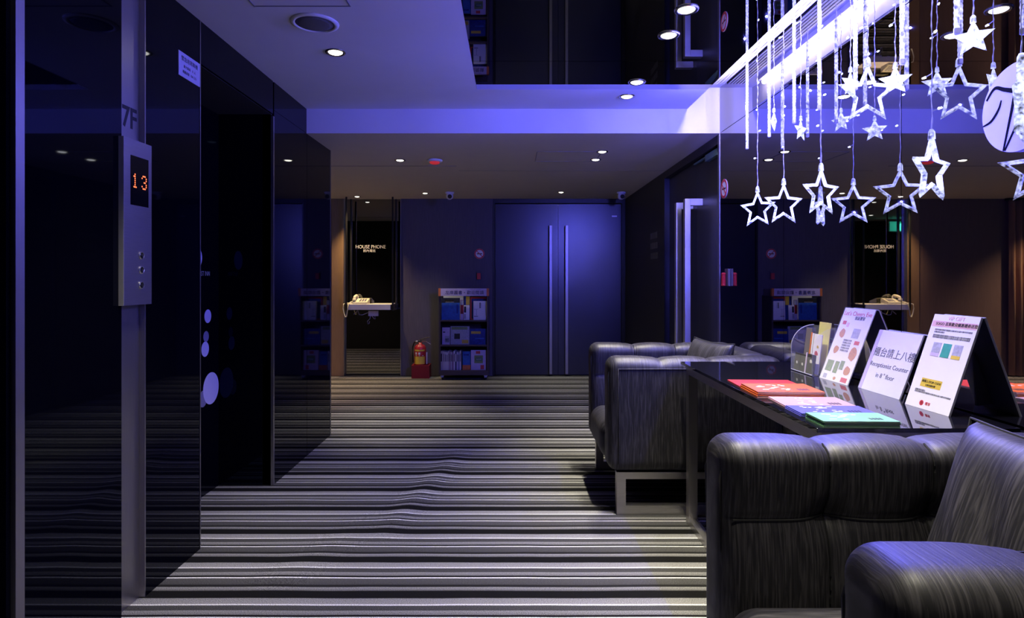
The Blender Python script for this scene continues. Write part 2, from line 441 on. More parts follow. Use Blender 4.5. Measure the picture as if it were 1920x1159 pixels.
# ------------------------------------------------------------------ structure: back wall
bm = bx(XFAR, -.21, 7.48, 7.6, 0, HLOW)
box(bm, -.21, XR + .1, 7.48, 7.6, 2.092, HLOW)
box(bm, 1.345, XR + .1, 7.48, 7.6, 0, 2.092)
box(bm, -.35, XR + .1, 7.76, 7.8, 0, HUP)
wb = struct('wall_back', bm, M['dark_core'], 'far end wall of the hall')
obj('wall_panel', bx(XFAR, -2.162, YBACK, 7.479, 0, HLOW - .001), M['brown_wall'], wb)
obj('oak_strip', bx(-2.160, -2.013, YBACK - .01, 7.479, 0, HLOW - .001), M['oak'], wb)
obj('glass_panel', bx(-2.010, -1.325, 7.462, 7.479, .012, HLOW - .001), M['phone_glass'], wb)
obj('wall_panel', bx(-1.322, -.215, YBACK, 7.479, 0, HLOW - .001), M['plum_wall'], wb)
obj('steel_strip', bx(-2.013, -2.008, YBACK - .012, 7.47, 0, HLOW - .001), M['steel'], wb)
obj('steel_strip', bx(-1.328, -1.322, YBACK - .012, 7.47, 0, HLOW - .001), M['steel'], wb)
bm = bx(-.213, -.189, YBACK - .005, 7.479, 0, HLOW - .001); box(bm, -.189, XR, YBACK - .005, 7.479, 2.090, HLOW - .001); box(bm, 1.345, XR, YBACK - .005, 7.479, 0, 2.09)
trim = struct('trim_1', bm, M['black'], 'black frame around the double doors')
def leaf(name, x0, x1, hx):
    o = obj(name, bx(x0, x1, YBACK + .012, YBACK + .05, .012, 2.079), M['navy_door'])
    h = obj('handle', bx(hx - .017, hx + .017, YBACK - .060, YBACK - .030, .03, 1.815, bev=.003), M['steel'], o)
    bm = B()
    for z in (.12, .9, 1.74): cyl(bm, (hx, YBACK - .03, z), (hx, YBACK + .012, z), .009, n=10)
    obj('standoff', bm, M['steel'], h)
    return o
d2 = leaf('door_2', -.183, .5775, .484); tag(d2, 'navy blue double door leaf beside the bookcase', kind='structure')
d3 = leaf('door_3', .5815, 1.341, .676); tag(d3, 'navy blue double door leaf beside the dark side wall', kind='structure')
obj('door_closer_plate', bx(1.23, 1.29, YBACK + .006, YBACK + .0125, 1.925, 1.94), M['steel'], d3)
lk = obj('gap_glow_rod', cyl(B(), (-.15, 7.66, 2.108), (1.32, 7.66, 2.108), .016), M['leak'])  # rod added to stand for the lit room seen through the top gap
tag(lk, 'added glowing rod standing for the lit room, glimpsed through the gap above the double doors', 'lamp')

# ------------------------------------------------------------------ structure: right wall
bm = bx(XR + .02, XR + .1, YREAR, YSOF + .03, 0, HSLOT)
box(bm, XR + .004, XR + .1, 5.55, 7.48, 0, HLOW)
box(bm, XR + .004, XR + .1, 4.101, 5.55, 2.082, HLOW)
box(bm, XR + .08, XR + .12, YSOF, 5.6, 0, HLOW)
wr = struct('wall_right', bm, M['dark_core'], 'mirror clad side wall')
for y0, y1 in ((3.122, YSOF), (2.182, 3.119), (1.0, 2.179), (-.2, .997), (YREAR, -.203)):
    obj('mirror_panel', bx(XR, XR + .019, y0, y1, 0, HLOW - .002), M['mirror'], wr)
    obj('mirror_panel', bx(XR, XR + .019, y0, y1, HLOW + .002, HSLOT), M['mirror'], wr)
obj('wall_panel', bx(XR, XR + .004, 5.552, YBACK - .006, 0, HLOW - .001), M['dark_wall'], wr)
obj('wall_panel', bx(XR, XR + .004, 4.101, 5.55, 2.082, HLOW - .001), M['dark_wall'], wr)
obj('steel_strip', bx(XR - .004, XR + .08, YSOF + .001, YSOF + .03, 0, HLOW - .001), M['steel'], wr)
obj('blue_jamb', bx(XR, XR + .045, 5.53, 5.552, 0, 2.082), M['navy_door'], wr)
for k in range(3):
    bm = B(); yy, zz = 5.97, 1.595 - .098 * k
    for q in range(6): box(bm, XR - .0012, XR, yy - .16 + q * .05 - .01 * k, yy - .13 + q * .05 - .01 * k, zz - .03, zz + .028)
    obj('faint_lettering', bm, M['grey_text'], wr)
def side_leaf(name, y0, y1, hy):
    o = obj(name, bx(XR + .045, XR + .08, y0, y1, .01, 2.076), M['dark_door'])
    h = obj('handle', bx(XR - .088, XR - .045, hy - .026, hy + .026, .12, 1.775, bev=.003), M['pull_steel'], o)
    bm = bx(XR - .045, XR + .045, hy - .024, hy + .024, 1.725, 1.775); box(bm, XR - .045, XR + .045, hy - .024, hy + .024, .12, .17)
    obj('handle_bracket', bm, M['pull_steel'], h)
    return o
d4 = side_leaf('door_4', 4.104, 4.712, 4.60); tag(d4, 'dark side door leaf next to the mirror wall', kind='structure')
d5 = side_leaf('door_5', 4.716, 5.528, 4.84); tag(d5, 'dark side door leaf farther down the hall', kind='structure')
bm = bx(XR + .012, XR + .045, 4.16, 4.42, 2.02, 2.066); box(bm, XR + .02, XR + .034, 4.42, 4.72, 2.05, 2.062)
obj('gap_light_slab', bm, M['teal'], d4)  # teal slab painted in for cyan light leaking over the door
# rear and hidden side of the room
struct('wall_rear', bx(XFAR, XR + .1, YREAR - .1, YREAR, 0, HUP), M['dark_core'], 'dark wall at the near end')
struct('wall_hall', bx(XFAR - .1, XFAR, YREAR, 7.6, 0, HUP), M['brown_wall'], 'brown wall closing the side hall')

# ------------------------------------------------------------------ slot lamps and grille
for k, (y0, y1, lab) in enumerate(((2.62, 3.84, 'long white strip lamp in the ceiling slot, far half'), (1.30, 2.52, 'long white strip lamp in the ceiling slot, near half'))):
    t = thing('strip_light', lab, 'lamp', (XEDGE + .03, (y0 + y1) / 2, HSLOT), 'strip lamps in the ceiling slot')
    obj('lamp_tray', bx(XEDGE + .006, XEDGE + .056, y0, y1, HSLOT - .028, HSLOT - .001), M['white'], t)
    obj('lamp_tube', cyl(B(), (XEDGE + .03, y0 + .03, HSLOT - .045), (XEDGE + .03, y1 - .03, HSLOT - .045), .0135, n=14), M['lamp_white'], t)
t = thing('air_grille', 'slotted air grille in the ceiling slot above the mirror', 'vent', (1.325, 2.6, HSLOT))
obj('grille_frame', bx(1.268, 1.382, 1.2, 3.96, HSLOT - .004, HSLOT - .001), M['ink'], t)
sl0 = None
for k in range(6):
    x = 1.276 + k * .0195
    if sl0 is None:
        sl0 = obj('slat', bx(-.006, .006, 1.2, 3.96, HSLOT - .014, HSLOT - .004), M['white'], t); sl0.location.x = x
    else:
        c = sl0.copy(); COL.objects.link(c); c.location.x = x

# ------------------------------------------------------------------ downlights
def downlight(x, y, z, label, r=.048, w=DOWN_W, col=DOWN_COL, spot=1.12, group='recessed downlights'):
    t = thing('downlight', label, 'lamp', (x, y, z), group)
    obj('trim_ring', lathe(B(), (0, 0, 0), [(r * .72, .004), (r * .70, -.004), (r, -.006), (r * 1.06, -.001), (r * 1.06, .0), (r * .72, .004)], 28), M['chrome'], t, local=True, smooth=True)
    obj('lens', lathe(B(), (0, 0, -.0035), [(r * .70, 0), (r * .55, -.004), (r * .3, -.006), (0.0005, -.0065)], 24), M['lens'], t, local=True, smooth=True)
    light('lamp_light', 'SPOT', (0, 0, -.02), w, col, t, local=True, radius=.03, spot=spot, blend=1.0)
    return t
downlight(-.87, 3.05, HUP, 'recessed downlight in the white upper ceiling beside the speaker')
downlight(.74, .66, HUP, 'recessed downlight in the mirror ceiling above the near armchair, behind the frame', w=70)
downlight(.74, .93, HUP, 'recessed downlight in the mirror ceiling above the near armchair seat', w=70)
downlight(-.87, .85, HUP, 'recessed downlight in the white upper ceiling, overhead of the viewer', w=90)
downlight(.74, 1.62, HUP, 'recessed downlight in the mirror ceiling, just above the frame', w=95, spot=.95)
downlight(.74, 1.89, HUP, 'recessed downlight in the mirror ceiling over the table, above the frame', w=165, spot=1.2)
downlight(-.87, 1.95, HUP, 'recessed downlight in the white upper ceiling, above the frame')
downlight(.737, 2.566, HUP, 'recessed downlight in the mirror ceiling, nearest to the viewer')
downlight(.732, 2.836, HUP, 'recessed downlight in the mirror ceiling, second from the viewer')
downlight(.725, 3.514, HUP, 'recessed downlight in the mirror ceiling, closest to its far edge')
downlight(.72, 3.79, HUP, 'recessed downlight in the white strip past the mirror ceiling')
downlight(-.898, 4.99, HLOW, 'recessed downlight in the low ceiling beside the red detector', .042, w=190, spot=.95)
downlight(.697, 4.655, HLOW, 'recessed downlight in the low ceiling by the hatch, nearer of the pair', .042, w=100, spot=.95)
downlight(.69, 4.966, HLOW, 'recessed downlight in the low ceiling by the hatch, farther of the pair', .042, w=120, spot=1.12)
downlight(-.963, 6.92, HLOW, 'recessed downlight in the low ceiling before the plum wall', .036, w=50)
downlight(.565, 6.84, HLOW, 'recessed downlight in the low ceiling before the double doors', .036, w=110, spot=1.0)
downlight(-1.80, 7.20, HLOW, 'warm recessed downlight above the house phone shelf', .036, w=150, col=(1, .68, .34), spot=1.5)
downlight(-3.55, 6.75, HLOW, 'warm recessed downlight before the brown curtain', .04, w=220, col=(1, .70, .42), spot=1.9)
downlight(-2.7, 5.6, HLOW, 'recessed downlight in the side hall beside the exit sign', .04, w=120, col=(1, .72, .55), spot=2.0)

# ------------------------------------------------------------------ armchairs
AX0, AX1, AW, AH, AB = .485, 1.365, .82, .785, .215     # front, back, width, height, underside
def armchair(y0, dx, label, pillow_label):
    """y0: outer face of the near arm; chair faces -X"""
    y1 = y0 + AW; x0, x1 = AX0 + dx, AX1
    t = thing('armchair', label, 'armchair', ((x0 + x1) / 2, (y0 + y1) / 2, 0), 'matching charcoal armchairs')
    seams_x = [x0 + .265, x0 + .515]; zs = .60
    def quilt(inner_sign):
        def f(co, n):
            d = 0.0
            s = max(0.0, n.y * inner_sign) + max(0.0, n.z) * .8
            if s <= 0: return 0
            for sx in seams_x:
                d -= .009 * math.exp(-((co.x - sx) / .014) ** 2) + .010 * math.exp(-((co.x - sx) / .07) ** 2)
            if n.y * inner_sign > .5:
                d -= .008 * math.exp(-((co.z - zs) / .009) ** 2) + .010 * math.exp(-((co.z - zs) / .06) ** 2)
                for sx in seams_x:
                    d -= .022 * math.exp(-(((co.x - sx) / .045) ** 2 + ((co.z - zs) / .04) ** 2))
            return d * min(1, s)
        return f
    aw = .165
    for a, b, sg in ((y0, y0 + aw, 1), (y1 - aw, y1, -1)):
        o = obj('armrest', rbox(B(), (x0, a, AB), (x1, b, AH), .055, .0125, quilt(sg)), M['fabric_x'], t, smooth=True)
        # piping round the outer side panel and front seam
        yo = a - .0005 if sg > 0 else b + .0005
        zt_, zb = AH - .055, AB + .045
        bm = B(); tube(bm, [(x0 + .05, yo, zb), (x0 + .05, yo, zt_), (x1 - .03, yo, zt_)], .0035, 6)
        yi = (b if sg > 0 else a)
        tube(bm, [(x0 + .012, a + .03, AB + .05), (x0 + .004, a + .03, AH - .09), (x0 + .018, a + .035, AH - .028), (x0 + .05, a + .05, AH - .008)], .003, 6)
        tube(bm, [(x0 + .012, b - .03, AB + .05), (x0 + .004, b - .03, AH - .09), (x0 + .018, b - .035, AH - .028), (x0 + .05, b - .05, AH - .008)], .003, 6)
        obj('piping', bm, M['fabric_x'], o, smooth=True)
        bm = B(); fq = quilt(sg); r_ = .055
        def on(x, z=None, ang=None):
            if ang is None:
                n = Vector((0, sg, 0)); co = Vector((x, yi, z))
            else:
                n = Vector((0, sg * math.cos(ang), math.sin(ang))); co = Vector((x, yi - sg * r_ + n.y * r_, AH - r_ + n.z * r_))
            return co + n * (fq(co, n) + .0035)
        for sx in seams_x:
            pts = [on(sx, z) for z in [.40 + .0165 * k for k in range(20)] if z < AH - r_] + [on(sx, ang=k * PI / 12) for k in range(7)]
            tube(bm, pts, .0024, 5)
        tube(bm, [on(x0 + .03 + (x1 - .13 - x0) * k / 60, zs) for k in range(61)], .0024, 5)
        obj('seam', bm, M['seam'], o)
    def back_q(co, n):
        if n.x > -.3: return 0
        return -.008 * math.exp(-((co.z - zs) / .009) ** 2) - sum(.009 * math.exp(-((co.y - sy) / .01) ** 2) for sy in (y0 + .32, y0 + .50))
    obj('backrest', rbox(B(), (x1 - .165, y0 + aw + .002, AB), (x1, y1 - aw - .002, AH), .055, .0125, back_q), M['fabric_y'], t, smooth=True)
    obj('seat', rbox(B(), (x0 - .012, y0 + aw + .003, AB + .005), (x1 - .168, y1 - aw - .003, .425), .075, .03,
                     lambda co, n: .012 * max(0, n.z) * (1 - ((co.y - (y0 + y1) / 2) / .25) ** 2)), M['fabric_y'], t, smooth=True)
    # steel sled frames under each arm
    for ya in (y0 + .02, y1 - .065):
        bm = B(); w = .045
        for xa in (x0 + .045, x1 - .12): box(bm, xa, xa + w, ya, ya + w, 0, AB - .001)
        box(bm, x0 + .045 + w, x1 - .12, ya, ya + w, 0, .048); box(bm, x0 + .045 + w, x1 - .12, ya, ya + w, AB - .035, AB - .001)
        obj('sled_leg', bm, M['steel_h'], t)
    return t
armchair(3.035, 0, 'charcoal grained armchair behind the table, near the hall', '')
armchair(.80, .018, 'charcoal grained armchair in front of the table, cut by the frame edge', '')

def pillow(name, label, c, u, v, w, h, th):
    """puffed cushion: c centre, u/v in-plane unit vectors"""
    u, v = Vector(u).normalized(), Vector(v).normalized(); n = u.cross(v).normalized(); v = n.cross(u)
    m = Matrix.Translation(c) @ Matrix((u, v, n)).transposed().to_4x4()
    bm = B(); N = 22; g = {}
    for side in (1, -1):
        for i in range(N + 1):
            for j in range(N + 1):
                a, b = 2 * i / N - 1, 2 * j / N - 1
                pin = 1 - .10 * (1 - a * a) * 0 
                x = a * w / 2 * (1 - .07 * (1 - b * b)); y = b * h / 2 * (1 - .07 * (1 - a * a))
                z = side * th / 2 * (max(0, (1 - a ** 4)) * max(0, (1 - b ** 4))) ** .55 + .006 * math.sin(9 * a + 3 * b) * (1 - a * a) * (1 - b * b)
                edge = i in (0, N) or j in (0, N)
                key = (i, j, 0 if edge else side)
                if key not in g: g[key] = bm.verts.new((x, y, 0 if edge else z))
        for i in range(N):
            for j in range(N):
                q = [g.get((p, r, 0)) or g[(p, r, side)] for p, r in ((i, j), (i + 1, j), (i + 1, j + 1), (i, j + 1))]
                try: bm.faces.new(q)
                except ValueError: pass
    t = thing(name, label, 'cushion', matrix=m, group='throw cushions on the armchairs')
    obj('cushion_cover', bm, M['fabric_x'], t, local=True, smooth=True)
    bm = B()
    pts = [(a * w / 2 * (1 - .07 * (1 - b * b)), b * h / 2 * (1 - .07 * (1 - a * a)), 0) for a, b in
           [(k / 8 - 1, -1) for k in range(17)] + [(1, k / 8 - 1) for k in range(1, 17)] + [(1 - k / 8, 1) for k in range(1, 17)] + [(-1, 1 - k / 8) for k in range(1, 17)]]
    tube(bm, pts, .004, 6)
    obj('piping', bm, M['seam'], t, local=True)
    return t
pillow('throw_cushion', 'grained charcoal cushion leaning in the armchair at the frame edge', (1.03, 1.21, .655), (.10, -1, 0), (.34, 0, .94), .44, .42, .15)
pillow('throw_cushion', 'grained charcoal cushion in the far armchair behind the table', (1.085, 3.44, .64), (.25, -1, 0), (.30, .06, .94), .40, .40, .12)

# ------------------------------------------------------------------ console table
TX0, TX1, TY0, TY1 = .828, 1.378, 1.655, 2.985
t = thing('console_table', 'black glass topped table on a steel frame against the mirror', 'table', ((TX0 + TX1) / 2, (TY0 + TY1) / 2, 0))
obj('tabletop', bx(TX0, TX1, TY0, TY1, ZT - .012, ZT, bev=.0015), M['table_glass'], t)
w = .042; zf = ZT - .0125
bm = B()
box(bm, TX0 + .022, TX0 + .022 + w, TY0 + .02, TY1 - .02, zf - .042, zf); box(bm, TX1 - .06, TX1 - .06 + w, TY0 + .02, TY1 - .02, zf - .042, zf)
box(bm, TX0 + .022 + w, TX1 - .06, TY0 + .02, TY0 + .02 + w, zf - .042, zf); box(bm, TX0 + .022 + w, TX1 - .06, TY1 - .02 - w, TY1 - .02, zf - .042, zf)
obj('apron_frame', bm, M['steel_h'], t)
for xa in (TX0 + .022, TX1 - .06):
    for ya in (TY0 + .02, TY1 - .02 - w):
        obj('leg', bx(xa, xa + w, ya, ya + w, .032, zf - .042), M['steel'], t)
    obj('floor_runner', bx(xa, xa + w, TY0 + .02, TY1 - .02, .0, .032), M['steel_h'], t)

# booklets lying on the table
def booklet(label, cx, cy, w, d, rz, z0, th, cover, spots, n=1, group='booklets on the table'):
    m = Matrix.Translation((cx, cy, z0)) @ Matrix.Rotation(rz, 4, 'Z')
    t = thing('booklet', label, 'booklet', matrix=m, group=group)
    bm = B(); box(bm, -w / 2 + .001, w / 2 - .001, -d / 2 + .001, d / 2 - .001, .0006, th - .0008)
    obj('page_block', bm, M['paper'], t, local=True)
    bm = bx(-w / 2, w / 2, -d / 2, d / 2, th - .0008, th); box(bm, -w / 2, w / 2, -d / 2, d / 2, 0, .0006)
    box(bm, -w / 2, -w / 2 + .001, -d / 2, d / 2, .0006, th - .0008)
    obj('cover', bm, cover, t, local=True)
    if spots:
        bm = B(); rnd = random.Random(hash(label) % 1000)
        for _ in range(spots):
            a, b = rnd.uniform(-.32, .10) * w, rnd.uniform(-.36, .36) * d
            sx, sy = rnd.uniform(.02, .07) * w, rnd.uniform(.015, .05) * d
            prism(bm, [(a + sx * math.cos(q) * rnd.uniform(.6, 1), b + sy * math.sin(q) * rnd.uniform(.6, 1)) for q in [k * PI / 4 for k in range(8)]], 'z', th, th + .0002 + .0001 * _ / spots)
        obj('cover_print', bm, M['paper'], t, local=True)['kind'] = 'stuff'
        bm = B()
        for k in range(4): box(bm, .18 * w + k * .045 * w, .21 * w + k * .045 * w, -.30 * d, -.12 * d, th, th + .0003)
        obj('cover_title', bm, M['ink'], t, local=True)['kind'] = 'stuff'
    return t
cv = {k: mat(k + '_booklet_cover', c, .35, var=.12, scale=30) for k, c in dict(scarlet=(.42, .03, .03), tangerine=(.52, .10, .02), rose=(.40, .24, .26), periwinkle=(.09, .09, .40), mint=(.17, .42, .22), forest=(.02, .12, .05)).items()}
def pile(n, lab, cx, cy, w, d, rz, th, cover, spots):
    names = {1: [''], 2: ['bottom', 'top'], 3: ['bottom', 'middle', 'top'], 4: ['bottom', 'second', 'third', 'top']}[n]
    for k in range(n):
        l = lab if n == 1 else lab + ', ' + names[k] + (' of its pile' if names[k] in ('bottom', 'top', 'middle') else ' from the bottom')
        booklet(l, cx + .002 * ((k * 7) % 3 - 1), cy + .002 * ((k * 5) % 3 - 1), w, d, rz + .008 * ((k * 3) % 3 - 1), ZT + k * (th + .0003), th, cover, spots if k == n - 1 else 0)
pile(1, 'scarlet booklet peeking out behind the orange pile', .975, 2.345, .235, .165, -.04, .004, cv['scarlet'], 0)
pile(3, 'orange printed booklet', .955, 2.165, .225, .17, -.03, .0062, cv['tangerine'], 16)
pile(2, 'rose grey booklet next to the orange pile', .975, 1.985, .22, .155, -.05, .0030, cv['rose'], 14)
pile(3, 'periwinkle blue booklet', .960, 1.842, .22, .115, -.03, .0035, cv['periwinkle'], 16)
pile(4, 'mint green booklet', .955, 1.716, .205, .11, -.02, .0042, cv['mint'], 14)

# ------------------------------------------------------------------ signs leaning against the mirror
def lean_frame(L, R, top_x, h):
    """matrix of a leaning board: u along the base, v up the board"""
    L, R = Vector(L), Vector(R); u = (R - L); w = u.length; u.normalize()
    v = Vector((top_x - (L.x + R.x) / 2, 0, h)); hh = v.length; v = (v - u * v.dot(u)).normalized(); n = u.cross(v).normalized()
    return Matrix.Translation(L) @ Matrix((u, v, n)).transposed().to_4x4(), w, hh
def q(bm, x0, x1, y0, y1, z, mi=0): return box(bm, x0, x1, y0, y1, z, z + .0003, mi)

# menu board
m, w, h = lean_frame((1.262, 2.505, ZT), (1.272, 2.315, ZT), XR - .012, .285)
t = thing('menu_sign', 'leaning acrylic menu sign with food pictures beside the leaflet holder', 'sign', matrix=m)
obj('board', bx(0, w, 0, h, -.004, 0, bev=.0008), M['paper'], t, local=True)
bm = bx(-.002, w + .002, -.002, h + .002, .0009, .0021)
obj('acrylic_cover', bm, M['acrylic'], t, local=True)
bm = B(); rnd = random.Random(3)
pics = [(.10, .22, .77, .82, 1), (.26, .34, .74, .80, 2), (.12, .32, .58, .72, 3), (.55, .78, .60, .73, 5), (.72, .88, .52, .57, 1), (.12, .30, .36, .48, 3), (.68, .92, .30, .50, 3),
        (.08, .30, .12, .27, 4), (.36, .50, .11, .27, 4), (.53, .66, .17, .29, 4), (.70, .92, .10, .24, 3), (.10, .22, .02, .08, 5), (.72, .92, .02, .08, 1), (.45, .55, .02, .07, 3)]
PM = [M['ink'], M['redprint'], M['pink'], M['food'], M['leafprint'], M['greyprint']]
for a, b, c, e, k in pics:
    bm = B()
    cx, cy_, rx, ry = (a + b) / 2 * w, (c + e) / 2 * h, (b - a) / 2 * w, (e - c) / 2 * h
    prism(bm, [(cx + rx * math.cos(i * PI / 5) * rnd.uniform(.8, 1.05), cy_ + ry * math.sin(i * PI / 5) * rnd.uniform(.8, 1.05)) for i in range(10)] if k == 3 else
          [(a * w, c * h), (b * w, c * h), (b * w, e * h), (a * w, e * h)], 'z', .0001, .0005)
    obj('food_picture', bm, PM[k], t, local=True)
text('menu_title', "Let's Cheers Eve", .026, M['redprint'], t, (w * .5, h * .925, .0002), (0, 0, 0), local=True)
text('menu_title', '聖誕饗宴', .016, M['ink'], t, (w * .62, h * .865, .0002), (0, 0, 0), local=True)
for i in range(5): text('menu_line', '季節限定套餐', .009, M['grey_text'], t, (w * .48, h * (.56 - .035 * i), .0002), (0, 0, 0), local=True)

# receptionist sign
m, w, h = lean_frame((1.290, 2.275, ZT), (1.296, 2.045, ZT), XR - .014, .215)
t = thing('reception_sign', 'white leaning sign reading Receptionist Counter in 8th floor', 'sign', matrix=m)
obj('board', bx(0, w, 0, h, -.006, 0, bev=.001), M['paper'], t, local=True)
obj('sleeve_edge', bx(0, w * .075, .001, h - .001, .0001, .0008), M['lav'], t, local=True)
obj('acrylic_cover', bx(-.001, w + .001, -.001, h + .001, .0012, .0024), M['acrylic'], t, local=True)
text('sign_lettering', '櫃台請上八樓', .037, M['ink'], t, (w * .535, h * .63, .0002), (0, 0, 0), local=True, bold=.0001)
text('sign_lettering', 'Receptionist Counter', .0235, M['ink'], t, (w * .52, h * .435, .0002), (0, 0, 0), local=True, bold=.0001)
text('sign_lettering', 'in 8   floor', .0235, M['ink'], t, (w * .52, h * .27, .0002), (0, 0, 0), local=True, bold=.0001)
text('sign_lettering', 'th', .011, M['ink'], t, (w * .497, h * .305, .0002), (0, 0, 0), local=True)

# gift sign
m, w, h = lean_frame((1.272, 1.978, ZT), (1.282, 1.795, ZT), XR - .012, .29)
t = thing('gift_sign', 'tall white leaning sign with pink band and yellow label', 'sign', matrix=m)
obj('board', bx(0, w, 0, h, -.007, 0, bev=.0008), M['paper'], t, local=True)
obj('printed_band', q(B(), .02 * w, .985 * w, .868 * h, .93 * h, .0001), M['pink'], t, local=True)
obj('yellow_label', q(B(), .20 * w, .66 * w, .225 * h, .315 * h, .0001), M['yellow'], t, local=True)
for k, (a, mi) in enumerate(((.20, 0), (.42, 1), (.66, 2))):
    o = obj('printed_picture', q(B(), a * w, (a + .185) * w, .555 * h, .70 * h, .0001), M[('greyprint', 'green', 'greyprint')[k]], t, local=True)
    obj('picture_foot', q(B(), a * w, (a + .185) * w, .555 * h, .59 * h, .0005), M[('lav', 'green', 'yellow')[k]], o, local=True)
text('sign_lettering', 'VIP GIFT', .018, M['pink'], t, (w * .52, h * .962, .0002), (0, 0, 0), local=True)
text('sign_lettering', 'SOGO 百貨歡迎優惠禮券送您', .0125, M['ink'], t, (w * .55, h * .899, .0006), (0, 0, 0), local=True)
for zz, n in ((.835, 22), (.81, 12), (.775, 26), (.755, 24), (.165, 22), (.185, 10)):
    text('fine_print', '貴賓專屬好禮請至服務台兌換並出示房卡即可享有優惠', .0062, M['grey_text'], t, (w * .12, h * zz, .0002), (0, 0, 0), 'LEFT', local=True) if n > 20 else text('fine_print', '活動詳情洽櫃台', .0062, M['grey_text'], t, (w * .12, h * zz, .0002), (0, 0, 0), 'LEFT', local=True)
text('label_lettering', '掃描上方QR CODE', .0092, M['ink'], t, (w * .43, h * .283, .0006), (0, 0, 0), local=True)
text('label_lettering', '立即兌換好禮', .007, M['ink'], t, (w * .43, h * .245, .0006), (0, 0, 0), local=True)
obj('red_emblem', lathe(B(), (w * .36, h * .06, .0001), [(.0085, 0), (.0085, .0004), (.0055, .0004), (.0055, 0)], 24), M['redprint'], t, local=True)
text('red_emblem_lettering', '禮享', .011, M['redprint'], t, (w * .50, h * .06, .0002), (0, 0, 0), local=True)
# easel strut behind the board
bm = B(); prism(bm, [(.02, -.008), (h * .62, -.008), (h * .10, -.055)], 'x', w * .42, w * .47)
obj('easel_strut', bm, M['paper'], t, local=True)

# leaflet holder
hx0, hx1, hy0, hy1 = 1.245, 1.345, 2.53, 2.72
t = thing('leaflet_holder', 'clear acrylic leaflet holder at the far end of the table', 'leaflet holder', ((hx0 + hx1) / 2, (hy0 + hy1) / 2, ZT))
prof = [(hx0, ZT), (hx1, ZT), (hx1, ZT + .20)] + [(hx1 - .10 * math.sin(a), ZT + .10 + .10 * math.cos(a)) for a in [k * PI / 16 for k in range(1, 9)]]
for yy in (hy1 - .003, hy0):
    o = obj('side_panel', prism(B(), prof, 'y', yy, yy + .003), M['acrylic'], t)
bm = B(); tube(bm, [(x, hy1 - .0015, z) for x, z in prof[2:]] + [(hx0, hy1 - .0015, ZT + .004), (hx0, hy0, ZT + .004)], .0022, 6)
obj('bright_edge', bm, M['lettering'], t)
bm = bx(hx0, hx0 + .003, hy0 + .003, hy1 - .003, ZT, ZT + .075); box(bm, hx1 - .003, hx1, hy0 + .003, hy1 - .003, ZT, ZT + .20); box(bm, hx0 + .003, hx1 - .003, hy0 + .003, hy1 - .003, ZT, ZT + .003)
obj('tray', bm, M['acrylic'], t)
M['darkcard'] = mat('dark_olive_card', (.045, .043, .035), .5, var=.15)
M['kraft'] = mat('grey_brown_card', (.16, .14, .12), .55, var=.1)
M['lemon'] = mat('lemon_card', (.74, .70, .22), .55, var=.06)
def leaflet(label, y0, y1, x, h, m, marks=None, zb=.004):
    t = thing('leaflet', label, 'leaflet', (x, (y0 + y1) / 2, ZT + zb), 'leaflets in the acrylic holder')
    bm = prism(B(), [(x, ZT + zb), (x + .003, ZT + zb), (x + .003 + h * .12, ZT + zb + h), (x + h * .12, ZT + zb + h)], 'y', y0, y1)
    obj('card', bm, m, t)
    if marks:
        bm = B()
        for a, b, r, mi in marks:
            z = ZT + zb + h * b; xx = x + h * .12 * b
            lathe(bm, (xx - .0006, y1 + (y0 - y1) * a, z), [(r, 0), (r, .0005)], 10, 'x', mi)
        obj('printed_mark', bm, [M['paper'], M['redprint'], M['yellow']], t)
    return t
leaflet('dark leaflet with a pale flower, leftmost at the front of the holder', 2.667, 2.713, 1.253, .075, M['darkcard'], [(.5, .45, .007, 0)])
leaflet('dark leaflet with a pale flower, second at the front of the holder', 2.618, 2.663, 1.253, .075, M['darkcard'], [(.5, .42, .007, 0)])
leaflet('lavender edged leaflet standing between the dark leaflets', 2.606, 2.616, 1.252, .085, M['lav'])
leaflet('dark leaflet with a round pale emblem, front of the holder', 2.536, 2.603, 1.253, .082, M['darkcard'], [(.5, .62, .010, 0)])
leaflet('tall grey brown leaflet at the back of the holder', 2.655, 2.705, 1.285, .185, M['kraft'])
leaflet('tall lemon yellow leaflet at the back of the holder', 2.535, 2.628, 1.30, .215, M['lemon'])
leaflet('white leaflet with a red foot before the lemon one', 2.545, 2.610, 1.275, .165, M['paper'], [(.5, .50, .014, 1), (.4, .42, .010, 1), (.6, .68, .008, 2)])
leaflet('thin white leaflet beside the grey brown one', 2.625, 2.637, 1.28, .165, M['paper'])
leaflet('thin rust leaflet beside the white one', 2.640, 2.650, 1.28, .168, M['orange'])

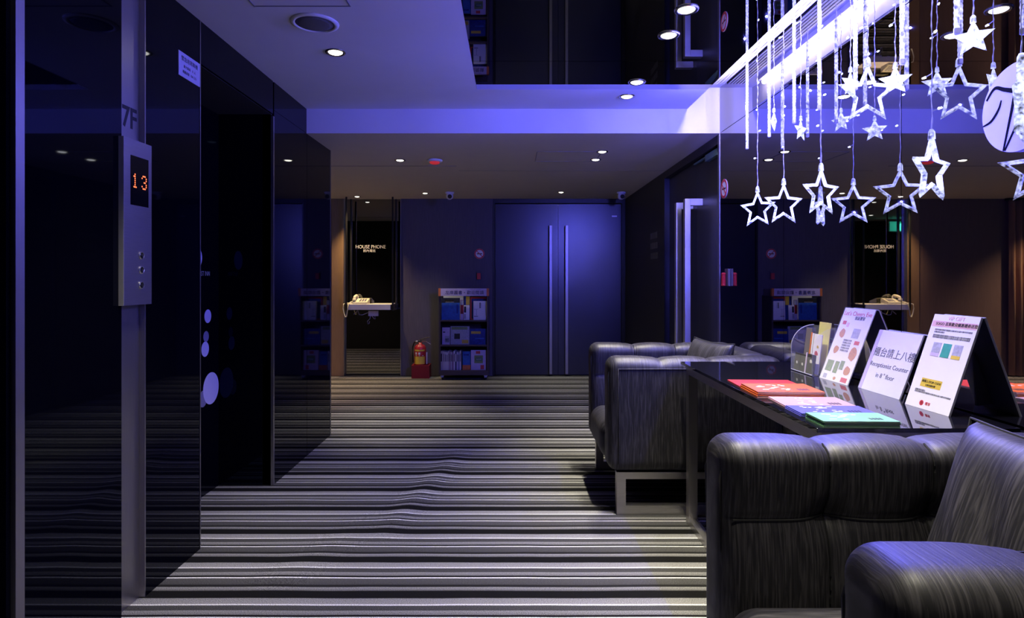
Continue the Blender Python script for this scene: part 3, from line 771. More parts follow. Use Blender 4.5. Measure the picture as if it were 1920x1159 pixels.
# ------------------------------------------------------------------ round wall emblem, wall signs on the mirror
t = thing('wall_emblem', 'round white hotel emblem with a dark script letter on the mirror', 'emblem', (XR - .01, 1.667, 1.647))
obj('disc', lathe(B(), (XR - .014, 1.667, 1.647), [(.1215, 0), (.1215, .013)], 64, 'x'), M['decal'], t)
def stroke(bm, pts, w0, w1=None):
    """ribbon of varying width on the disc; pts in (right, up) metres, right = -Y"""
    pts = [Vector(p) for p in pts]; S = []
    for i in range(len(pts) - 1):
        a, b, c, d_ = pts[max(i - 1, 0)], pts[i], pts[i + 1], pts[min(i + 2, len(pts) - 1)]
        for k in range(8):
            u = k / 8
            S.append(.5 * ((2 * b) + (c - a) * u + (2 * a - 5 * b + 4 * c - d_) * u * u + (3 * b - a - 3 * c + d_) * u ** 3))
    S.append(pts[-1]); n = len(S); w1 = w0 if w1 is None else w1; prev = None
    for i, p in enumerate(S):
        tdir = (S[min(i + 1, n - 1)] - S[max(i - 1, 0)]).normalized(); nn = Vector((-tdir.y, tdir.x)); ww = w0 + (w1 - w0) * math.sin(PI * i / (n - 1))
        cur = [bm.verts.new((XR - .0146, 1.667 - (p + nn * ww / 2 * s).x, 1.647 + (p + nn * ww / 2 * s).y)) for s in (1, -1)]
        cur += [bm.verts.new((XR - .0138, v.co.y, v.co.z)) for v in cur]
        if prev:
            bm.faces.new((prev[0], prev[1], cur[1], cur[0])); bm.faces.new((prev[0], cur[0], cur[2], prev[2])); bm.faces.new((prev[1], cur[1], cur[3], prev[3]))
        prev = cur
bm = B()
stroke(bm, [(-.118, -.026), (-.088, -.018), (-.062, .008), (-.052, .032)], .004, .008)
stroke(bm, [(-.105, .045), (-.075, .072), (-.04, .058), (0, .045), (.035, .055), (.058, .085), (.045, .098), (.02, .085), (.0, .055), (-.02, -.02), (-.045, -.112)], .006, .015)
stroke(bm, [(-.04, -.112), (0, -.05), (.045, .01), (.075, .05), (.10, .07)], .006, .008)
obj('script_letter', bm, mat('matt_black_letter', (.004, .004, .006), .9, spec=.05, var=.1), t)

def no_smoking(label, c, face, r=.064):
    ax = 'x' if face == '-x' else 'y'
    t = thing('no_smoking_sign', label, 'sign', c, 'no smoking signs')
    def P(u, v, d): return (c[0] - d, c[1] - u, c[2] + v) if ax == 'x' else (c[0] + u, c[1] - d, c[2] + v)
    def poly(bm, pts, d0, d1):
        A = [bm.verts.new(P(*p, d0)) for p in pts]; C = [bm.verts.new(P(*p, d1)) for p in pts]; n = len(pts)
        for i in range(n): bm.faces.new((A[i], A[(i + 1) % n], C[(i + 1) % n], C[i]))
        bm.faces.new(A[::-1]); bm.faces.new(C)
    circ = lambda rr, n=36: [(rr * math.cos(2 * PI * i / n), rr * math.sin(2 * PI * i / n)) for i in range(n)]
    bm = B(); poly(bm, circ(r), 0, .002); obj('disc', bm, M['paper'], t)
    bm = B(); n = 36
    o_, i_ = circ(r * .99), circ(r * .74)
    for k in range(n): poly(bm, [o_[k], o_[(k + 1) % n], i_[(k + 1) % n], i_[k]], .002, .0028)
    a = math.radians(135); dx, dy = math.cos(a), math.sin(a); nx, ny = -dy * r * .075, dx * r * .075; L = r * .75
    poly(bm, [(dx * L + nx, dy * L + ny), (dx * L - nx, dy * L - ny), (-dx * L - nx, -dy * L - ny), (-dx * L + nx, -dy * L + ny)], .003, .0036)
    obj('red_ring', bm, M['redprint'], t)
    bm = B(); poly(bm, [(-.5 * r, -.09 * r), (.52 * r, -.09 * r), (.52 * r, .09 * r), (-.5 * r, .09 * r)], .002, .0029); obj('cigarette', bm, M['ink'], t)
    return t
no_smoking('round no smoking sticker on the mirror wall under the ceiling slot', (XR - .001, 3.985, 1.762), '-x', .062)
no_smoking('round no smoking sticker on the plum wall above the bookcase', ((899 - VX) / 155, YBACK - .001, 1.18 + (522 - 476) / 155), '-y', .062)
def alarm(label, c, face):
    t = thing('emergency_lamp', label, 'emergency lamp', c, 'small red emergency lamps')
    if face == '-x':
        obj('holder', bx(c[0] - .016, c[0], c[1] - .03, c[1] + .03, c[2] - .055, c[2] + .055, bev=.002), M['plum_wall'], t)
        obj('red_tube', lathe(B(), (c[0] - .034, c[1], c[2] - .055), [(.012, 0), (.015, .004), (.015, .008), (.0135, .01), (.0135, .07), (.015, .073), (.015, .08), (.008, .086)], 14), M['red'], t, smooth=False)
    else:
        obj('holder', bx(c[0] - .027, c[0] + .027, c[1] - .014, c[1], c[2] - .052, c[2] + .05, bev=.002), M['plum_wall'], t)
        obj('red_tube', bx(c[0] - .022, c[0] + .022, c[1] - .034, c[1] - .014, c[2] - .05, c[2] + .025, bev=.003), M['redprint'], t)
    return t
alarm('small red emergency lamp in a holder on the mirror wall', (XR - .001, 3.90, 1.186), '-x')
alarm('small red emergency lamp on the plum wall above the bookcase', ((898 - VX) / 155, YBACK - .001, 1.18 + (522 - 516) / 155), '-y')

# ------------------------------------------------------------------ hanging decoration lights
XS, XT = XR * .887, XR * .931
def cord_part(t, x, y, ztop, zbot, bulbs=True, seed=0):
    rnd = random.Random(seed)
    bm = B(); n = 24
    tube(bm, [(x + .0015 * math.sin(k * 1.9), y + .0015 * math.cos(k * 1.9), zbot + (ztop - zbot) * k / n) for k in range(n + 1)], .0021, 5)
    zb = ztop - .16; sides = 1; pts = []
    while zb > zbot + .04:
        a = rnd.uniform(-.4, .4); l = .022
        p = Vector((x + l * math.sin(a) , y + sides * l * math.cos(a), zb + rnd.uniform(-.006, .006)))
        tube(bm, [(x, y, zb), p], .0014, 5); pts.append(p); sides *= -1; zb -= rnd.uniform(.10, .15)
    obj('cord', bm, M['cord'], t)
    if pts:
        bm = B()
        for p in pts:
            d = (p - Vector((x, y, p.z))).normalized()
            cyl(bm, p - d * .002, p + d * .008, .0036, .0026, 8)
        obj('led_bulb', bm, M['bulb'], t)['kind'] = 'stuff'

def hollow_star(R, inner=.46, band=.74, th=.009):
    bm = B(); rings = []
    for k in range(10):
        a = PI / 2 + k * PI / 5; r = R if k % 2 == 0 else R * inner
        bb = band if k % 2 == 0 else .70
        c, s = math.cos(a), math.sin(a)
        rr = r * (bb if k % 2 else .70); mid = (r + rr) / 2
        rings.append([bm.verts.new((r * c, 0, r * s)), bm.verts.new((mid * c, -th, mid * s)), bm.verts.new((rr * c, 0, rr * s)), bm.verts.new((mid * c, th, mid * s))])
    for k in range(10):
        A, C = rings[k], rings[(k + 1) % 10]
        for j in range(4): bm.faces.new((A[j], A[(j + 1) % 4], C[(j + 1) % 4], C[j]))
    return bm
def solid_star(R, inner=.45, th=.013):
    bm = B(); P = []
    for k in range(10):
        a = PI / 2 + k * PI / 5; r = R if k % 2 == 0 else R * inner
        P.append(bm.verts.new((r * math.cos(a), 0, r * math.sin(a))))
    f, b = bm.verts.new((0, -th, 0)), bm.verts.new((0, th, 0))
    for k in range(10):
        bm.faces.new((P[k], P[(k + 1) % 10], f)); bm.faces.new((P[(k + 1) % 10], P[k], b))
    return bm
ORD = ['first', 'second', 'third', 'fourth', 'fifth', 'sixth']
big = [(3.06, 1.523, .098, -.87), (2.767, 1.512, .101, .17), (2.434, 1.518, .101, .35), (2.116, 1.815, .108, .0), (1.795, 1.495, .103, .49), (1.48, 1.60, .105, .78)]
lab_big = ['large hollow glowing star hanging lowest and farthest from the viewer', 'large hollow glowing star, second from the far end of the row', 'large hollow glowing star, third from the far end of the row',
           'large hollow glowing star hung high in the middle of the row', 'large hollow glowing star hanging low beside the round emblem', 'large hollow glowing star cut by the frame edge over the emblem']
for i, (y, z, R, yaw) in enumerate(big):
    t = thing('star_light', lab_big[i], 'star light', (XS, y, z), 'large hollow star lights')
    s_ = obj('star', hollow_star(R), M['star'], t); s_.location = (XS, y, z); s_.rotation_euler = (0, 0, yaw + math.atan2(XS, y) * -0.0)
    obj('socket', lathe(B(), (XS, y, z + R - .012), [(.010, 0), (.0085, .022), (.005, .030)], 12), M['star'], t)
    cord_part(t, XS, y, HSLOT - .016, z + R + .015, seed=i)
    light('star_glow', 'POINT', (XS - .004, y, z - R * .34), LED_W * min(1, max(.22, (y - 1.5) * 1.3)), LED_COL, t, radius=.003)
small = [(2.87, 1.914, .052, 1.08), (2.605, 1.808, .050, .6), (2.224, 1.885, .051, .45), (1.965, 1.812, .049, -.52), (1.634, 1.82, .049, -.64)]
lab_small = ['small faceted glowing star, farthest of the small ones and seen edge on', 'small faceted glowing star, second farthest of the small ones', 'small faceted glowing star in the middle of the small ones',
             'small faceted glowing star overlapping the high hollow star', 'small faceted glowing star nearest to the viewer, above the emblem']
for i, (y, z, R, yaw) in enumerate(small):
    t = thing('small_star_light', lab_small[i], 'star light', (XS, y, z), 'small faceted star lights')
    s_ = obj('star', solid_star(R), M['star_solid'], t); s_.location = (XS, y, z); s_.rotation_euler = (0, 0, yaw)
    obj('socket', lathe(B(), (XS, y, z + R - .008), [(.007, 0), (.006, .016), (.003, .02)], 10), M['star'], t)
    cord_part(t, XS, y, HSLOT - .016, z + R + .008, seed=20 + i)
    light('star_glow', 'POINT', (XS - .022, y - .012, z), LED_W * min(.6, max(.12, (y - 1.55) * .9)), LED_COL, t, radius=.003)
lab_t = ['glowing blue icicle tube at the far end of the row', 'second glowing blue icicle tube from the far end', 'third glowing blue icicle tube from the far end', 'fourth glowing blue icicle tube, middle of the row',
         'fifth glowing blue icicle tube from the far end', 'sixth glowing blue icicle tube from the far end', 'nearest glowing blue icicle tube, beside the small star']
for i, y in enumerate((3.353, 3.067, 2.797, 2.569, 2.30, 2.026, 1.778)):
    t = thing('icicle_light', lab_t[i], 'icicle light', (XT, y, 1.897), 'icicle light tubes')
    prof = [(.004, 0), (.0075, .003)]
    z = .006
    while z < .46: prof += [(.0078, z), (.0066, z + .008)]; z += .016
    prof += [(.0078, .462), (.003, .47)]
    obj('led_tube', lathe(B(), (XT, y, 1.897), prof, 10), M['tube_led'], t)
    obj('end_cap', lathe(B(), (XT, y, 1.886), [(.0055, 0), (.0082, .003), (.0082, .018)], 10), M['cord'], t)
    obj('cord', cyl(B(), (XT, y, 2.365), (XT, y, HSLOT - .016), .002, n=6), M['cord'], t)
    light('tube_glow', 'POINT', (XT - .014, y, 2.12), LED_W * min(1.1, max(.45, (y - 1.3))), LED_COL, t, radius=.003)

# ------------------------------------------------------------------ lift call panel and notice
t = thing('lift_call_panel', 'brushed steel lift call panel with a red floor display', 'call panel', (XL + .01, 2.205, 1.3))
px0, py0, py1, pz0, pz1 = XL, 2.118, 2.282, 1.085, 1.672
bm = prism(B(), [(px0, pz0), (px0 + .018, pz0), (px0 + .018, pz1), (px0, pz1)], 'y', py0, py1)
obj('plate', bm, M['steel_h'], t)
obj('light_catching_edge', bx(px0, px0 + .0182, py0 - .001, py0, pz0, pz1), mat('light_catching_satin', (.50, .49, .54), .6, metal=.3, var=.08), t)  # skin added over the steel so this side of the panel looks lit
obj('display', bx(px0 + .018, px0 + .0185, 2.155, 2.262, 1.44, 1.615), M['screen'], t)
DOTS = {'1': ['..#..', '.##..', '..#..', '..#..', '..#..', '..#..', '.###.'], '3': ['.###.', '#...#', '....#', '..##.', '....#', '#...#', '.###.']}
for ch, y in (('1', 2.168), ('3', 2.222)):
    bm = B()
    for r, row in enumerate(DOTS[ch]):
        for c, v in enumerate(row):
            if v == '#': lathe(bm, (px0 + .0186, y + c * .0062, 1.55 - r * .0075), [(.0029, 0), (.0029, .0005)], 8, 'x')
    obj('digit', bm, M['led_red'], t)
for k, (z, arrow) in enumerate(((1.262, 'up'), (1.210, 'down'), (1.155, 'key'))):
    b_ = obj('button', lathe(B(), (px0 + .018, 2.216, z), [(.014, 0), (.014, .003), (.0115, .005), (.0105, .0045), (.0005, .0045)], 20, 'x'), M['chrome'], t)
    bm = B(); s = 1 if arrow == 'up' else -1
    if arrow == 'key':
        for a in range(4): cyl(bm, (px0 + .0228, 2.216 + .004 * math.cos(a * PI / 2), z + .004 * math.sin(a * PI / 2)), (px0 + .0233, 2.216 + .004 * math.cos(a * PI / 2), z + .004 * math.sin(a * PI / 2)), .0022, n=8)
    else:
        prism(bm, [(2.216 - .005, z), (2.216 + .005, z), (2.216, z + s * .006)], 'x', px0 + .0226, px0 + .0232)
        box(bm, px0 + .0226, px0 + .0232, 2.216 - .0018, 2.216 + .0018, z - .005 if s > 0 else z, z if s > 0 else z + .005)
    obj('arrow_mark', bm, M['ink'], b_)
t = thing('lift_notice', 'small pale lift notice plate with lettering beside the lift opening', 'notice', (XL, 2.58, 1.9))
ny0, ny1 = 2.497, 2.667
nz0, nz1 = 1.18 + (522 - 139) * 2.497 / 1150, 1.18 + (522 - 93) * 2.497 / 1150
obj('plate', bx(XL, XL + .003, ny0, ny1, nz0, nz1), M['decal'], t)
text('notice_lettering', '緊急用昇降機', .022, M['ink'], t, (XL + .0032, 2.582, nz1 - .026), (PI / 2, 0, PI / 2))
text('notice_lettering', '最大乘員   11 人', .0135, M['ink'], t, (XL + .0032, 2.582, nz1 - .055), (PI / 2, 0, PI / 2))
text('notice_lettering', '積載荷重  750 公斤', .0135, M['ink'], t, (XL + .0032, 2.582, nz1 - .078), (PI / 2, 0, PI / 2))

# ------------------------------------------------------------------ ceiling fittings
t = thing('ceiling_speaker', 'round ceiling speaker with a grey mesh', 'speaker', (-.861, 2.70, HUP))
obj('rim', lathe(B(), (0, 0, 0), [(.083, .002), (.083, -.006), (.090, -.009), (.103, -.004), (.104, 0), (.083, .002)], 40), M['white'], t, local=True, smooth=True)
obj('mesh_cover', lathe(B(), (0, 0, -.004), [(.0835, 0), (.06, -.0045), (.03, -.0065), (.0005, -.007)], 32), M['speaker_mesh'], t, local=True, smooth=True)
t = thing('smoke_detector', 'white ceiling detector with a red glowing lens', 'detector', (-.616, 4.99, HLOW))
obj('base', lathe(B(), (0, 0, 0), [(.062, 0), (.064, -.008), (.055, -.016), (.0005, -.017)], 32), M['white'], t, local=True, smooth=True)
M['redlens'] = mat('red_lens', (.5, .03, .04), .2, emit=(1, .05, .06), es=.35)
obj('red_lens', lathe(B(), (0, 0, -.0165), [(.042, 0), (.038, -.012), (.02, -.018), (.0005, -.019)], 24), M['redlens'], t, local=True, smooth=True)
def dome_cam(label, x, y):
    t = thing('dome_camera', label, 'camera', (x, y, HLOW), 'ceiling cameras')
    obj('mount', lathe(B(), (0, 0, 0), [(.048, 0), (.050, -.012), (.047, -.020), (.0005, -.020)], 28), M['white'], t, local=True, smooth=True)
    obj('ball', lathe(B(), (0, 0, -.045), [(.0005, .036)] + [(.041 * math.sin(a), .04 * math.cos(a)) for a in [k * PI / 12 for k in range(2, 12)]] + [(.0005, -.04)], 24), M['white'], t, local=True, smooth=True)
    e = obj('eye', lathe(B(), (0, 0, 0), [(.022, 0), (.024, -.006), (.018, -.010), (.0005, -.010)], 20), M['black'], t, local=True)
    e.location = (.006, -.036, -.052); e.rotation_euler = (math.radians(-72), 0, 0)
dome_cam('white dome camera on the low ceiling above the plum wall', (843 - VX) / 168, 6.85)
dome_cam('white dome camera on the low ceiling by the side wall corner', (1165 - VX) / 168, 6.85)

# ------------------------------------------------------------------ house phone corner
zs_ = .873
t = thing('phone_shelf', 'white shelf hung on black rods in the phone alcove', 'shelf', (-1.68, 7.35, .81))
obj('shelf_board', bx(-1.949, -1.418, 7.25, 7.455, .807, zs_, bev=.002), M['white'], t)
obj('side_cap', bx(-1.418, -1.40, 7.26, 7.45, .812, zs_ - .006), M['shelf_dark'], t)
for x in (-1.937, -1.39):
    obj('rod', bx(x - .009, x + .009, 7.235, 7.249, .80, HLOW - .001), M['black'], t)
    obj('rod', bx(x - .009, x + .009, 7.446, 7.460, .80, HLOW - .001), M['black'], t)
obj('rod_tie', bx(-1.399, -1.381, 7.249, 7.446, .80, .818), M['black'], t)
text('shelf_lettering', 'HOUSE PHONE', .060, M['lettering'], wb, (-1.700, 7.4605, 1.18 + (522 - 463) / 154.5), (PI / 2, 0, 0), sx=.9)
text('shelf_lettering', '館內電話', .038, M['lettering'], wb, (-1.715, 7.4605, 1.18 + (522 - 470.5) / 154.5), (PI / 2, 0, 0))
t = thing('desk_telephone', 'cream desk telephone on the white shelf', 'telephone', (-1.80, 7.34, zs_))
bm = prism(B(), [(7.27, zs_), (7.42, zs_), (7.42, zs_ + .062), (7.405, zs_ + .066), (7.275, zs_ + .028), (7.27, zs_ + .02)], 'x', -1.87, -1.70)
obj('body', bm, M['phone'], t)
bm = B(); rb = [(-1.857, 7.29, zs_ + .062), (-1.857, 7.315, zs_ + .083), (-1.857, 7.36, zs_ + .094), (-1.857, 7.405, zs_ + .098), (-1.857, 7.43, zs_ + .088)]
tube(bm, rb, .017, 10)
lathe(bm, (-1.857, 7.295, zs_ + .04), [(.022, 0), (.024, .008), (.018, .03)], 16); lathe(bm, (-1.857, 7.42, zs_ + .066), [(.022, 0), (.024, .008), (.018, .03)], 16)
obj('handset', bm, M['phone'], t, smooth=True)
for r in range(4):
    for c in range(3):
        yk = 7.30 + r * .024; zk = zs_ + .028 + (yk - 7.275) * .292
        obj('key', bx(-1.80 + c * .03, -1.78 + c * .03, yk - .007, yk + .007, zk, zk + .006), M['greyprint'], t)
bm = B()
tube(bm, [(-1.865, 7.285, zs_ + .035), (-1.895, 7.262, zs_ + .024), (-1.905, 7.228, zs_ + .004), (-1.915, 7.222, zs_ - .05), (-1.925, 7.222, zs_ - .12), (-1.930, 7.222, zs_ - .145), (-1.945, 7.222, zs_ - .148),
          (-1.962, 7.224, zs_ - .10), (-1.972, 7.224, zs_ - .05), (-1.965, 7.226, zs_ + .004), (-1.94, 7.26, zs_ + .012), (-1.90, 7.30, zs_ + .012), (-1.872, 7.32, zs_ + .012)], .0055, 8)
obj('coil_cord', bm, M['phone'], t, smooth=True)
t = thing('socket_box', 'small phone socket box with loose wires under the shelf', 'socket', (-1.66, 7.45, .75))
obj('box_cover', bx(-1.725, -1.605, 7.44, 7.461, .722, .785, bev=.003), M['decal'], t)
bm = B()
tube(bm, [(-1.725, 7.445, .765), (-1.80, 7.44, .735), (-1.835, 7.44, .74), (-1.85, 7.44, .79), (-1.87, 7.44, .77), (-1.90, 7.44, .745)], .003, 6)
tube(bm, [(-1.70, 7.445, .722), (-1.705, 7.44, .69), (-1.735, 7.44, .66), (-1.73, 7.44, .625), (-1.715, 7.44, .63), (-1.71, 7.44, .66)], .003, 6)
tube(bm, [(-1.68, 7.445, .722), (-1.655, 7.44, .69), (-1.64, 7.44, .685), (-1.645, 7.44, .722)], .003, 6)
obj('wire', bm, M['decal'], t)

# ------------------------------------------------------------------ fire extinguisher on its stand
t = thing('extinguisher_stand', 'dark red box stand on the carpet', 'stand', (-1.06, 7.31, 0))
bm = bx(-1.165, -.955, 7.225, 7.24, 0, .155); box(bm, -1.165, -.955, 7.385, 7.40, 0, .155); box(bm, -1.165, -1.15, 7.24, 7.385, 0, .155); box(bm, -.97, -.955, 7.24, 7.385, 0, .155)
obj('side_panel', bm, M['dark_red'], t)
obj('base_plate', bx(-1.15, -.97, 7.24, 7.385, .10, .115), M['dark_red'], t)
ex, ey = -1.075, 7.312
t = thing('fire_extinguisher', 'red fire extinguisher with yellow label in its stand', 'extinguisher', (ex, ey, .115))
obj('cylinder', lathe(B(), (ex, ey, .116), [(.066, 0), (.070, .008), (.070, .225), (.064, .252), (.045, .272), (.022, .282), (.019, .30), (.0005, .30)], 32), M['red'], t, smooth=True)
def wrap(bm, r, z0, z1, a0, a1, mi=0, n=14):
    A = [[bm.verts.new((ex + r * math.sin(a0 + (a1 - a0) * k / n), ey - r * math.cos(a0 + (a1 - a0) * k / n), z)) for k in range(n + 1)] for z in (z0, z1)]
    for k in range(n): bm.faces.new((A[0][k], A[0][k + 1], A[1][k + 1], A[1][k])).material_index = mi
bm = B(); wrap(bm, .0708, .165, .255, -1.0, 1.0); wrap(bm, .0708, .317, .337, -1.0, 1.0)
obj('yellow_label', bm, M['yellow'], t, smooth=True)
bm = B()
for a in (-.62, -.02): wrap(bm, .0712, .278, .304, a - .17, a + .17, 0, 4)
for a in (-.6, 0, .6): wrap(bm, .0712, .262, .270, a - .09, a + .09, 0, 3)
obj('label_marks', bm, M['paper'], t)['kind'] = 'stuff'
bm = B(); cyl(bm, (ex, ey, .412), (ex, ey, .452), .016, n=14); tube(bm, [(ex - .012, ey, .44), (ex + .05, ey, .468), (ex + .115, ey, .480)], .007, 8); tube(bm, [(ex, ey, .43), (ex + .07, ey, .430), (ex + .125, ey, .395)], .006, 8)
obj('valve_lever', bm, M['chrome'], t)
obj('gauge', lathe(B(), (ex - .038, ey - .012, .425), [(.014, 0), (.014, .012), (.0005, .013)], 16), M['white'], t)
bm = B(); tube(bm, [(ex - .014, ey, .432), (ex - .07, ey, .42), (ex - .092, ey, .36), (ex - .090, ey, .26), (ex - .086, ey, .18)], .009, 8)
obj('hose', bm, M['black'], t, smooth=True)
obj('nozzle', cyl(B(), (ex + .079, ey - .01, .16), (ex + .079, ey - .01, .30), .007, .009, n=10), M['decal'], t)

# ------------------------------------------------------------------ bookcase and books
SB = 161.5; FB = 7.12
def bX(px): return (px - VX) / SB
def bZ(py): return EYE - (py - VY) / SB
x0, x1 = bX(823), bX(916)
t = thing('bookcase', 'dark wheeled bookcase with a lettered header beside the double doors', 'bookcase', ((x0 + x1) / 2, FB + .13, 0))
zb0 = .055
for a in (x0, x1 - .018): obj('side_panel', bx(a, a + .018, FB, 7.395, zb0, bZ(555)), M['shelf_dark'], t)
obj('back_panel', bx(x0 + .018, x1 - .018, 7.385, 7.395, zb0, bZ(541) - .01), M['shelf_dark'], t)
shelf_z = [bZ(695), bZ(647.2), bZ(600.6)]
for k, z in enumerate(shelf_z): obj('shelf', bx(x0 + .018, x1 - .018, FB, 7.385, z - .016 if k else zb0, z), M['shelf_dark'], t)
obj('shelf_lip', bx(x0 + .018, x1 - .018, FB - .004, FB, shelf_z[1] - .012, shelf_z[1] + .006), M['shelf_dark'], t)
hd = obj('header_board', bx(x0 - .004, x1 + .004, FB - .012, FB + .02, bZ(555), bZ(541)), M['lav'], t)
for a in (x0 - .005, x1 - .022): obj('header_end', bx(a, a + .027, FB - .0135, FB + .02, bZ(555.2), bZ(540.8)), M['orange'], hd)
text('header_lettering', '左岸圖書・歡迎閱讀', .048, M['ink'], hd, ((x0 + x1) / 2 + .01, FB - .0125, bZ(549.2)), (PI / 2, 0, 0), spacing=1.08)
text('header_lettering', 'welcome to read', .013, M['ink'], hd, (x1 - .15, FB - .0125, bZ(542.6)), (PI / 2, 0, 0), spacing=1.4)
for a in (x0 + .035, x1 - .035):
    for b in (FB + .04, 7.35):
        c = obj('caster', prism(B(), [(a - .025, .055), (a + .025, .055), (a + .006, .012), (a - .006, .012)], 'y', b - .012, b + .012), M['decal'], t)
        obj('wheel', cyl(B(), (a - .007, b, .016), (a + .007, b, .016), .016, n=14), M['black'], c)
def book(label, px0, px1, py0, z0, y, th, cover, deco=None, lean=.05):
    a, b = bX(px0), bX(px1); h = bZ(py0) - z0
    t = thing('book', label, 'book', ((a + b) / 2, y, z0), 'books on the wheeled bookcase')
    bm = prism(B(), [(y + .0012, z0 + .001), (y + th - .0012, z0 + .001), (y + th - .0012 + lean * h, z0 + h - .002), (y + .0012 + lean * h, z0 + h - .002)], 'x', a + .002, b - .001)
    obj('pages', bm, M['paper'], t)
    bm = prism(B(), [(y, z0), (y + .001, z0), (y + .001 + lean * h, z0 + h), (y + lean * h, z0 + h)], 'x', a, b)
    prism(bm, [(y + th - .001, z0), (y + th, z0), (y + th + lean * h, z0 + h), (y + th - .001 + lean * h, z0 + h)], 'x', a, b)
    prism(bm, [(y, z0), (y + th, z0), (y + th + lean * h, z0 + h), (y + lean * h, z0 + h)], 'x', a, a + .001)
    obj('cover', bm, cover, t)
    for (u0, u1, v0, v1, m) in deco or []:
        bm = prism(B(), [(y - .0006 + lean * h * v0, z0 + h * v0), (y - .0001 + lean * h * v0, z0 + h * v0), (y - .0001 + lean * h * v1, z0 + h * v1), (y - .0006 + lean * h * v1, z0 + h * v1)], 'x', a + (b - a) * u0, a + (b - a) * u1)
        obj('cover_print', bm, m, t)
    return t
s3, s2, s1 = shelf_z[2], shelf_z[1], shelf_z[0]
book('wide white book standing behind the blue book on the top shelf', 828.5, 867, 555.5, s3, FB + .14, .012, M['paper'])
book('blue ocean coloured book with yellow lettering on the top shelf', 827, 861.5, 559, s3, FB + .05, .014, M['blue'], [(.0, 1, .78, 1, M['ink']), (.18, .68, .84, .92, M['yellow']), (.2, .68, .79, .84, M['paper']), (.82, .9, .3, .7, M['deepblue'])])
book('slim dark red book next to the blue book on the top shelf', 862, 868.2, 563, s3, FB + .07, .012, M['dark_red'], [(0, 1, .75, .98, M['greyprint']), (.1, .9, .0, .3, M['lav'])])
book('navy book with a gold corner behind the cream book', 868.4, 879.5, 556, s3, FB + .15, .012, M['deepblue'], [(.3, .95, .62, .98, M['yellow'])])
book('cream book with a dark brush portrait on the top shelf', 868.5, 879.5, 573, s3, FB + .06, .012, M['paper'], [(.08, .42, .50, .92, M['ink']), (.05, .4, .08, .42, M['greyprint'])])
book('tall red framed book at the back of the top shelf', 880.5, 912.5, 558, s3, FB + .14, .012, M['redprint'], [(.06, .95, .03, .93, M['deepblue'])])
book('pale grey book with small lettering on the top shelf', 887, 913.8, 565, s3, FB + .05, .022, M['paper'], [(.44, .50, .62, .92, M['ink']), (.55, .58, .62, .90, M['greyprint']), (.05, .33, .18, .21, M['ink']), (.2, .24, .24, .55, M['greyprint']), (.05, .33, .56, .58, M['greyprint'])])
book('lavender book with an ink blot on the middle shelf', 828, 842.5, 615, s2, FB + .05, .012, M['lav'], [(.35, .98, .12, .52, M['greyprint']), (.4, .9, .16, .36, M['ink']), (.1, .4, .70, .76, M['ink'])])
book('photo covered book of a crowded street on the middle shelf', 843.5, 879.3, 613, s2, FB + .07, .012, M['greyprint'], [(.05, .9, .82, .98, M['leafprint']), (.2, .5, .3, .6, M['ink']), (.6, .95, .05, .25, M['yellow'])])
book('night blue book with gold lettering on the middle shelf', 880, 913.5, 617.5, s2, FB + .06, .016, M['deepblue'], [(.08, .62, .68, .84, M['yellow']), (.3, .8, .36, .42, M['blue'])])
spine_cols = [('cream', (.55, .50, .42)), ('ivory', (.62, .58, .50)), ('pearl', (.62, .58, .58)), ('off white', (.66, .62, .60)), ('light grey', (.50, .48, .50)), ('mauve', (.34, .20, .30)), ('silver', (.5, .48, .52)), ('plum', (.25, .12, .25)),
              ('snow white', (.70, .68, .70)), ('ink blue', (.04, .05, .14)), ('lilac', (.52, .46, .60)), ('steel blue', (.20, .24, .42)), ('chalk white', (.66, .62, .66))]
xs_ = 824.5
for k, (n, c) in enumerate(spine_cols):
    wdt = [5.5, 3, 3.2, 3, 2.6, 2.4, 3.2, 2.4, 3, 2.8, 3, 2.6, 3][k]
    a, b = bX(xs_), bX(xs_ + wdt) - .0012; top = bZ(659 + (k * 5 % 4) * .8)
    tb = thing('book', n + ' spined book in the row on the bottom shelf', 'book', ((a + b) / 2, FB + .04, s1), 'books on the wheeled bookcase')
    mm = mat(n.replace(' ', '_') + '_book_cover', c, .5, var=.1)
    bm = bx(a, a + .001, FB + .04, FB + .20, s1, top); box(bm, b - .001, b, FB + .04, FB + .20, s1, top); box(bm, a, b, FB + .039, FB + .04, s1, top)
    obj('cover', bm, mm, tb)
    obj('pages', bx(a + .001, b - .001, FB + .04, FB + .198, s1 + .003, top - .003), M['paper'], tb)
    obj('spine_title', bx(a + (b - a) * .3, b - (b - a) * .3, FB + .0385, FB + .039, s1 + .10, top - .03), M['ink'] if sum(c) > .6 else M['paper'], tb)
    xs_ += wdt
book('blue book with an orange foot on the bottom shelf', 866.5, 881.5, 660.5, s1, FB + .06, .012, M['blue'], [(0, 1, .0, .26, M['orange']), (.1, .8, .78, .86, M['deepblue'])])
book('pale pink book with a green circle on the bottom shelf', 882.5, 911.5, 658, s1, FB + .05, .014, M['lav'], [(.32, .60, .82, .96, M['redprint']), (.62, .85, .03, .25, M['redprint']), (.22, .78, .34, .74, M['leafprint']), (.30, .72, .46, .62, M['green']), (.34, .68, .50, .58, M['paper'])])

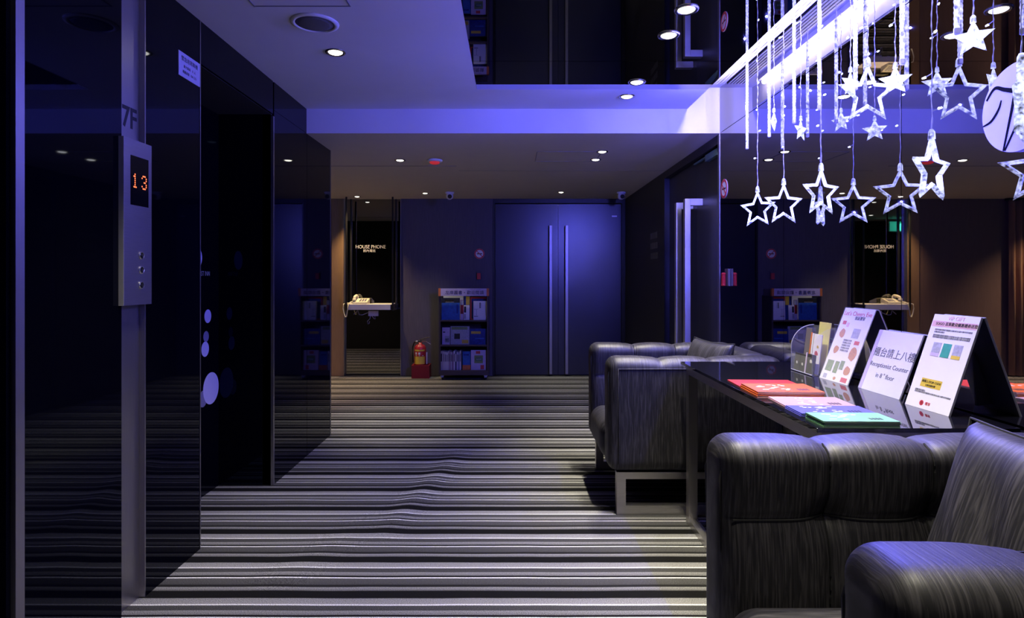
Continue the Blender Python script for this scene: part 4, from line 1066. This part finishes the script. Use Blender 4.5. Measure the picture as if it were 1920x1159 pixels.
# ------------------------------------------------------------------ exit sign and curtain in the side hall (seen in the mirrors)
t = thing('exit_sign', 'green lit exit sign hanging in the side hall, seen in the mirror', 'exit sign', (-3.5, 5.0, 2.08))
obj('case', bx(-3.66, -3.34, 4.98, 5.02, 1.94, 2.10), M['white'], t)
obj('lit_face', bx(-3.655, -3.345, 5.02, 5.024, 1.945, 2.095), M['exit'], t)
obj('hanger', bx(-3.51, -3.49, 4.99, 5.01, 2.10, HLOW - .001), M['chrome'], t)
light('sign_glow', 'POINT', (-3.5, 5.15, 2.0), 1.5, (.1, 1.0, .75), t, radius=.08)
t = thing('curtain', 'floor length brown curtain in the side hall, seen in the mirror', 'curtain', (-3.75, 7.3, 0))
bm = B(); n = 220; rows = []
for k in range(n + 1):
    x = -4.42 + 1.22 * k / n
    y = 7.33 + .035 * math.sin(k * .52) + .012 * math.sin(k * .21 + 1)
    rows.append([bm.verts.new((x, y + dy * (.6 + .4 * (z < 1)), z)) for z, dy in ((.02, 0), (1.1, 0), (HLOW - .03, 0))])
for a, b in zip(rows[:-1], rows[1:]):
    for j in range(2): bm.faces.new((a[j], b[j], b[j + 1], a[j + 1]))
o = obj('drape', bm, M['curtain'], t, smooth=True)
md = o.modifiers.new('solid', 'SOLIDIFY'); md.thickness = .003
obj('rail', bx(-4.45, -3.15, 7.30, 7.36, HLOW - .03, HLOW - .005), M['black'], t)

# lettering becomes real mesh
bpy.context.view_layer.update()
dg = bpy.context.evaluated_depsgraph_get()
for o in [o for o in bpy.data.objects if o.type == 'FONT']:
    me = bpy.data.meshes.new_from_object(o.evaluated_get(dg), depsgraph=dg)
    nm = o.name.split('.')[0]
    n = bpy.data.objects.new(nm, me); COL.objects.link(n)
    n.parent = o.parent; n.matrix_parent_inverse = o.matrix_parent_inverse.copy()
    n.location = o.location; n.rotation_euler = o.rotation_euler; n.scale = o.scale
    n['kind'] = 'stuff'
    bpy.data.objects.remove(o)
for o in bpy.data.objects:
    if '_m' in o.keys(): del o['_m']
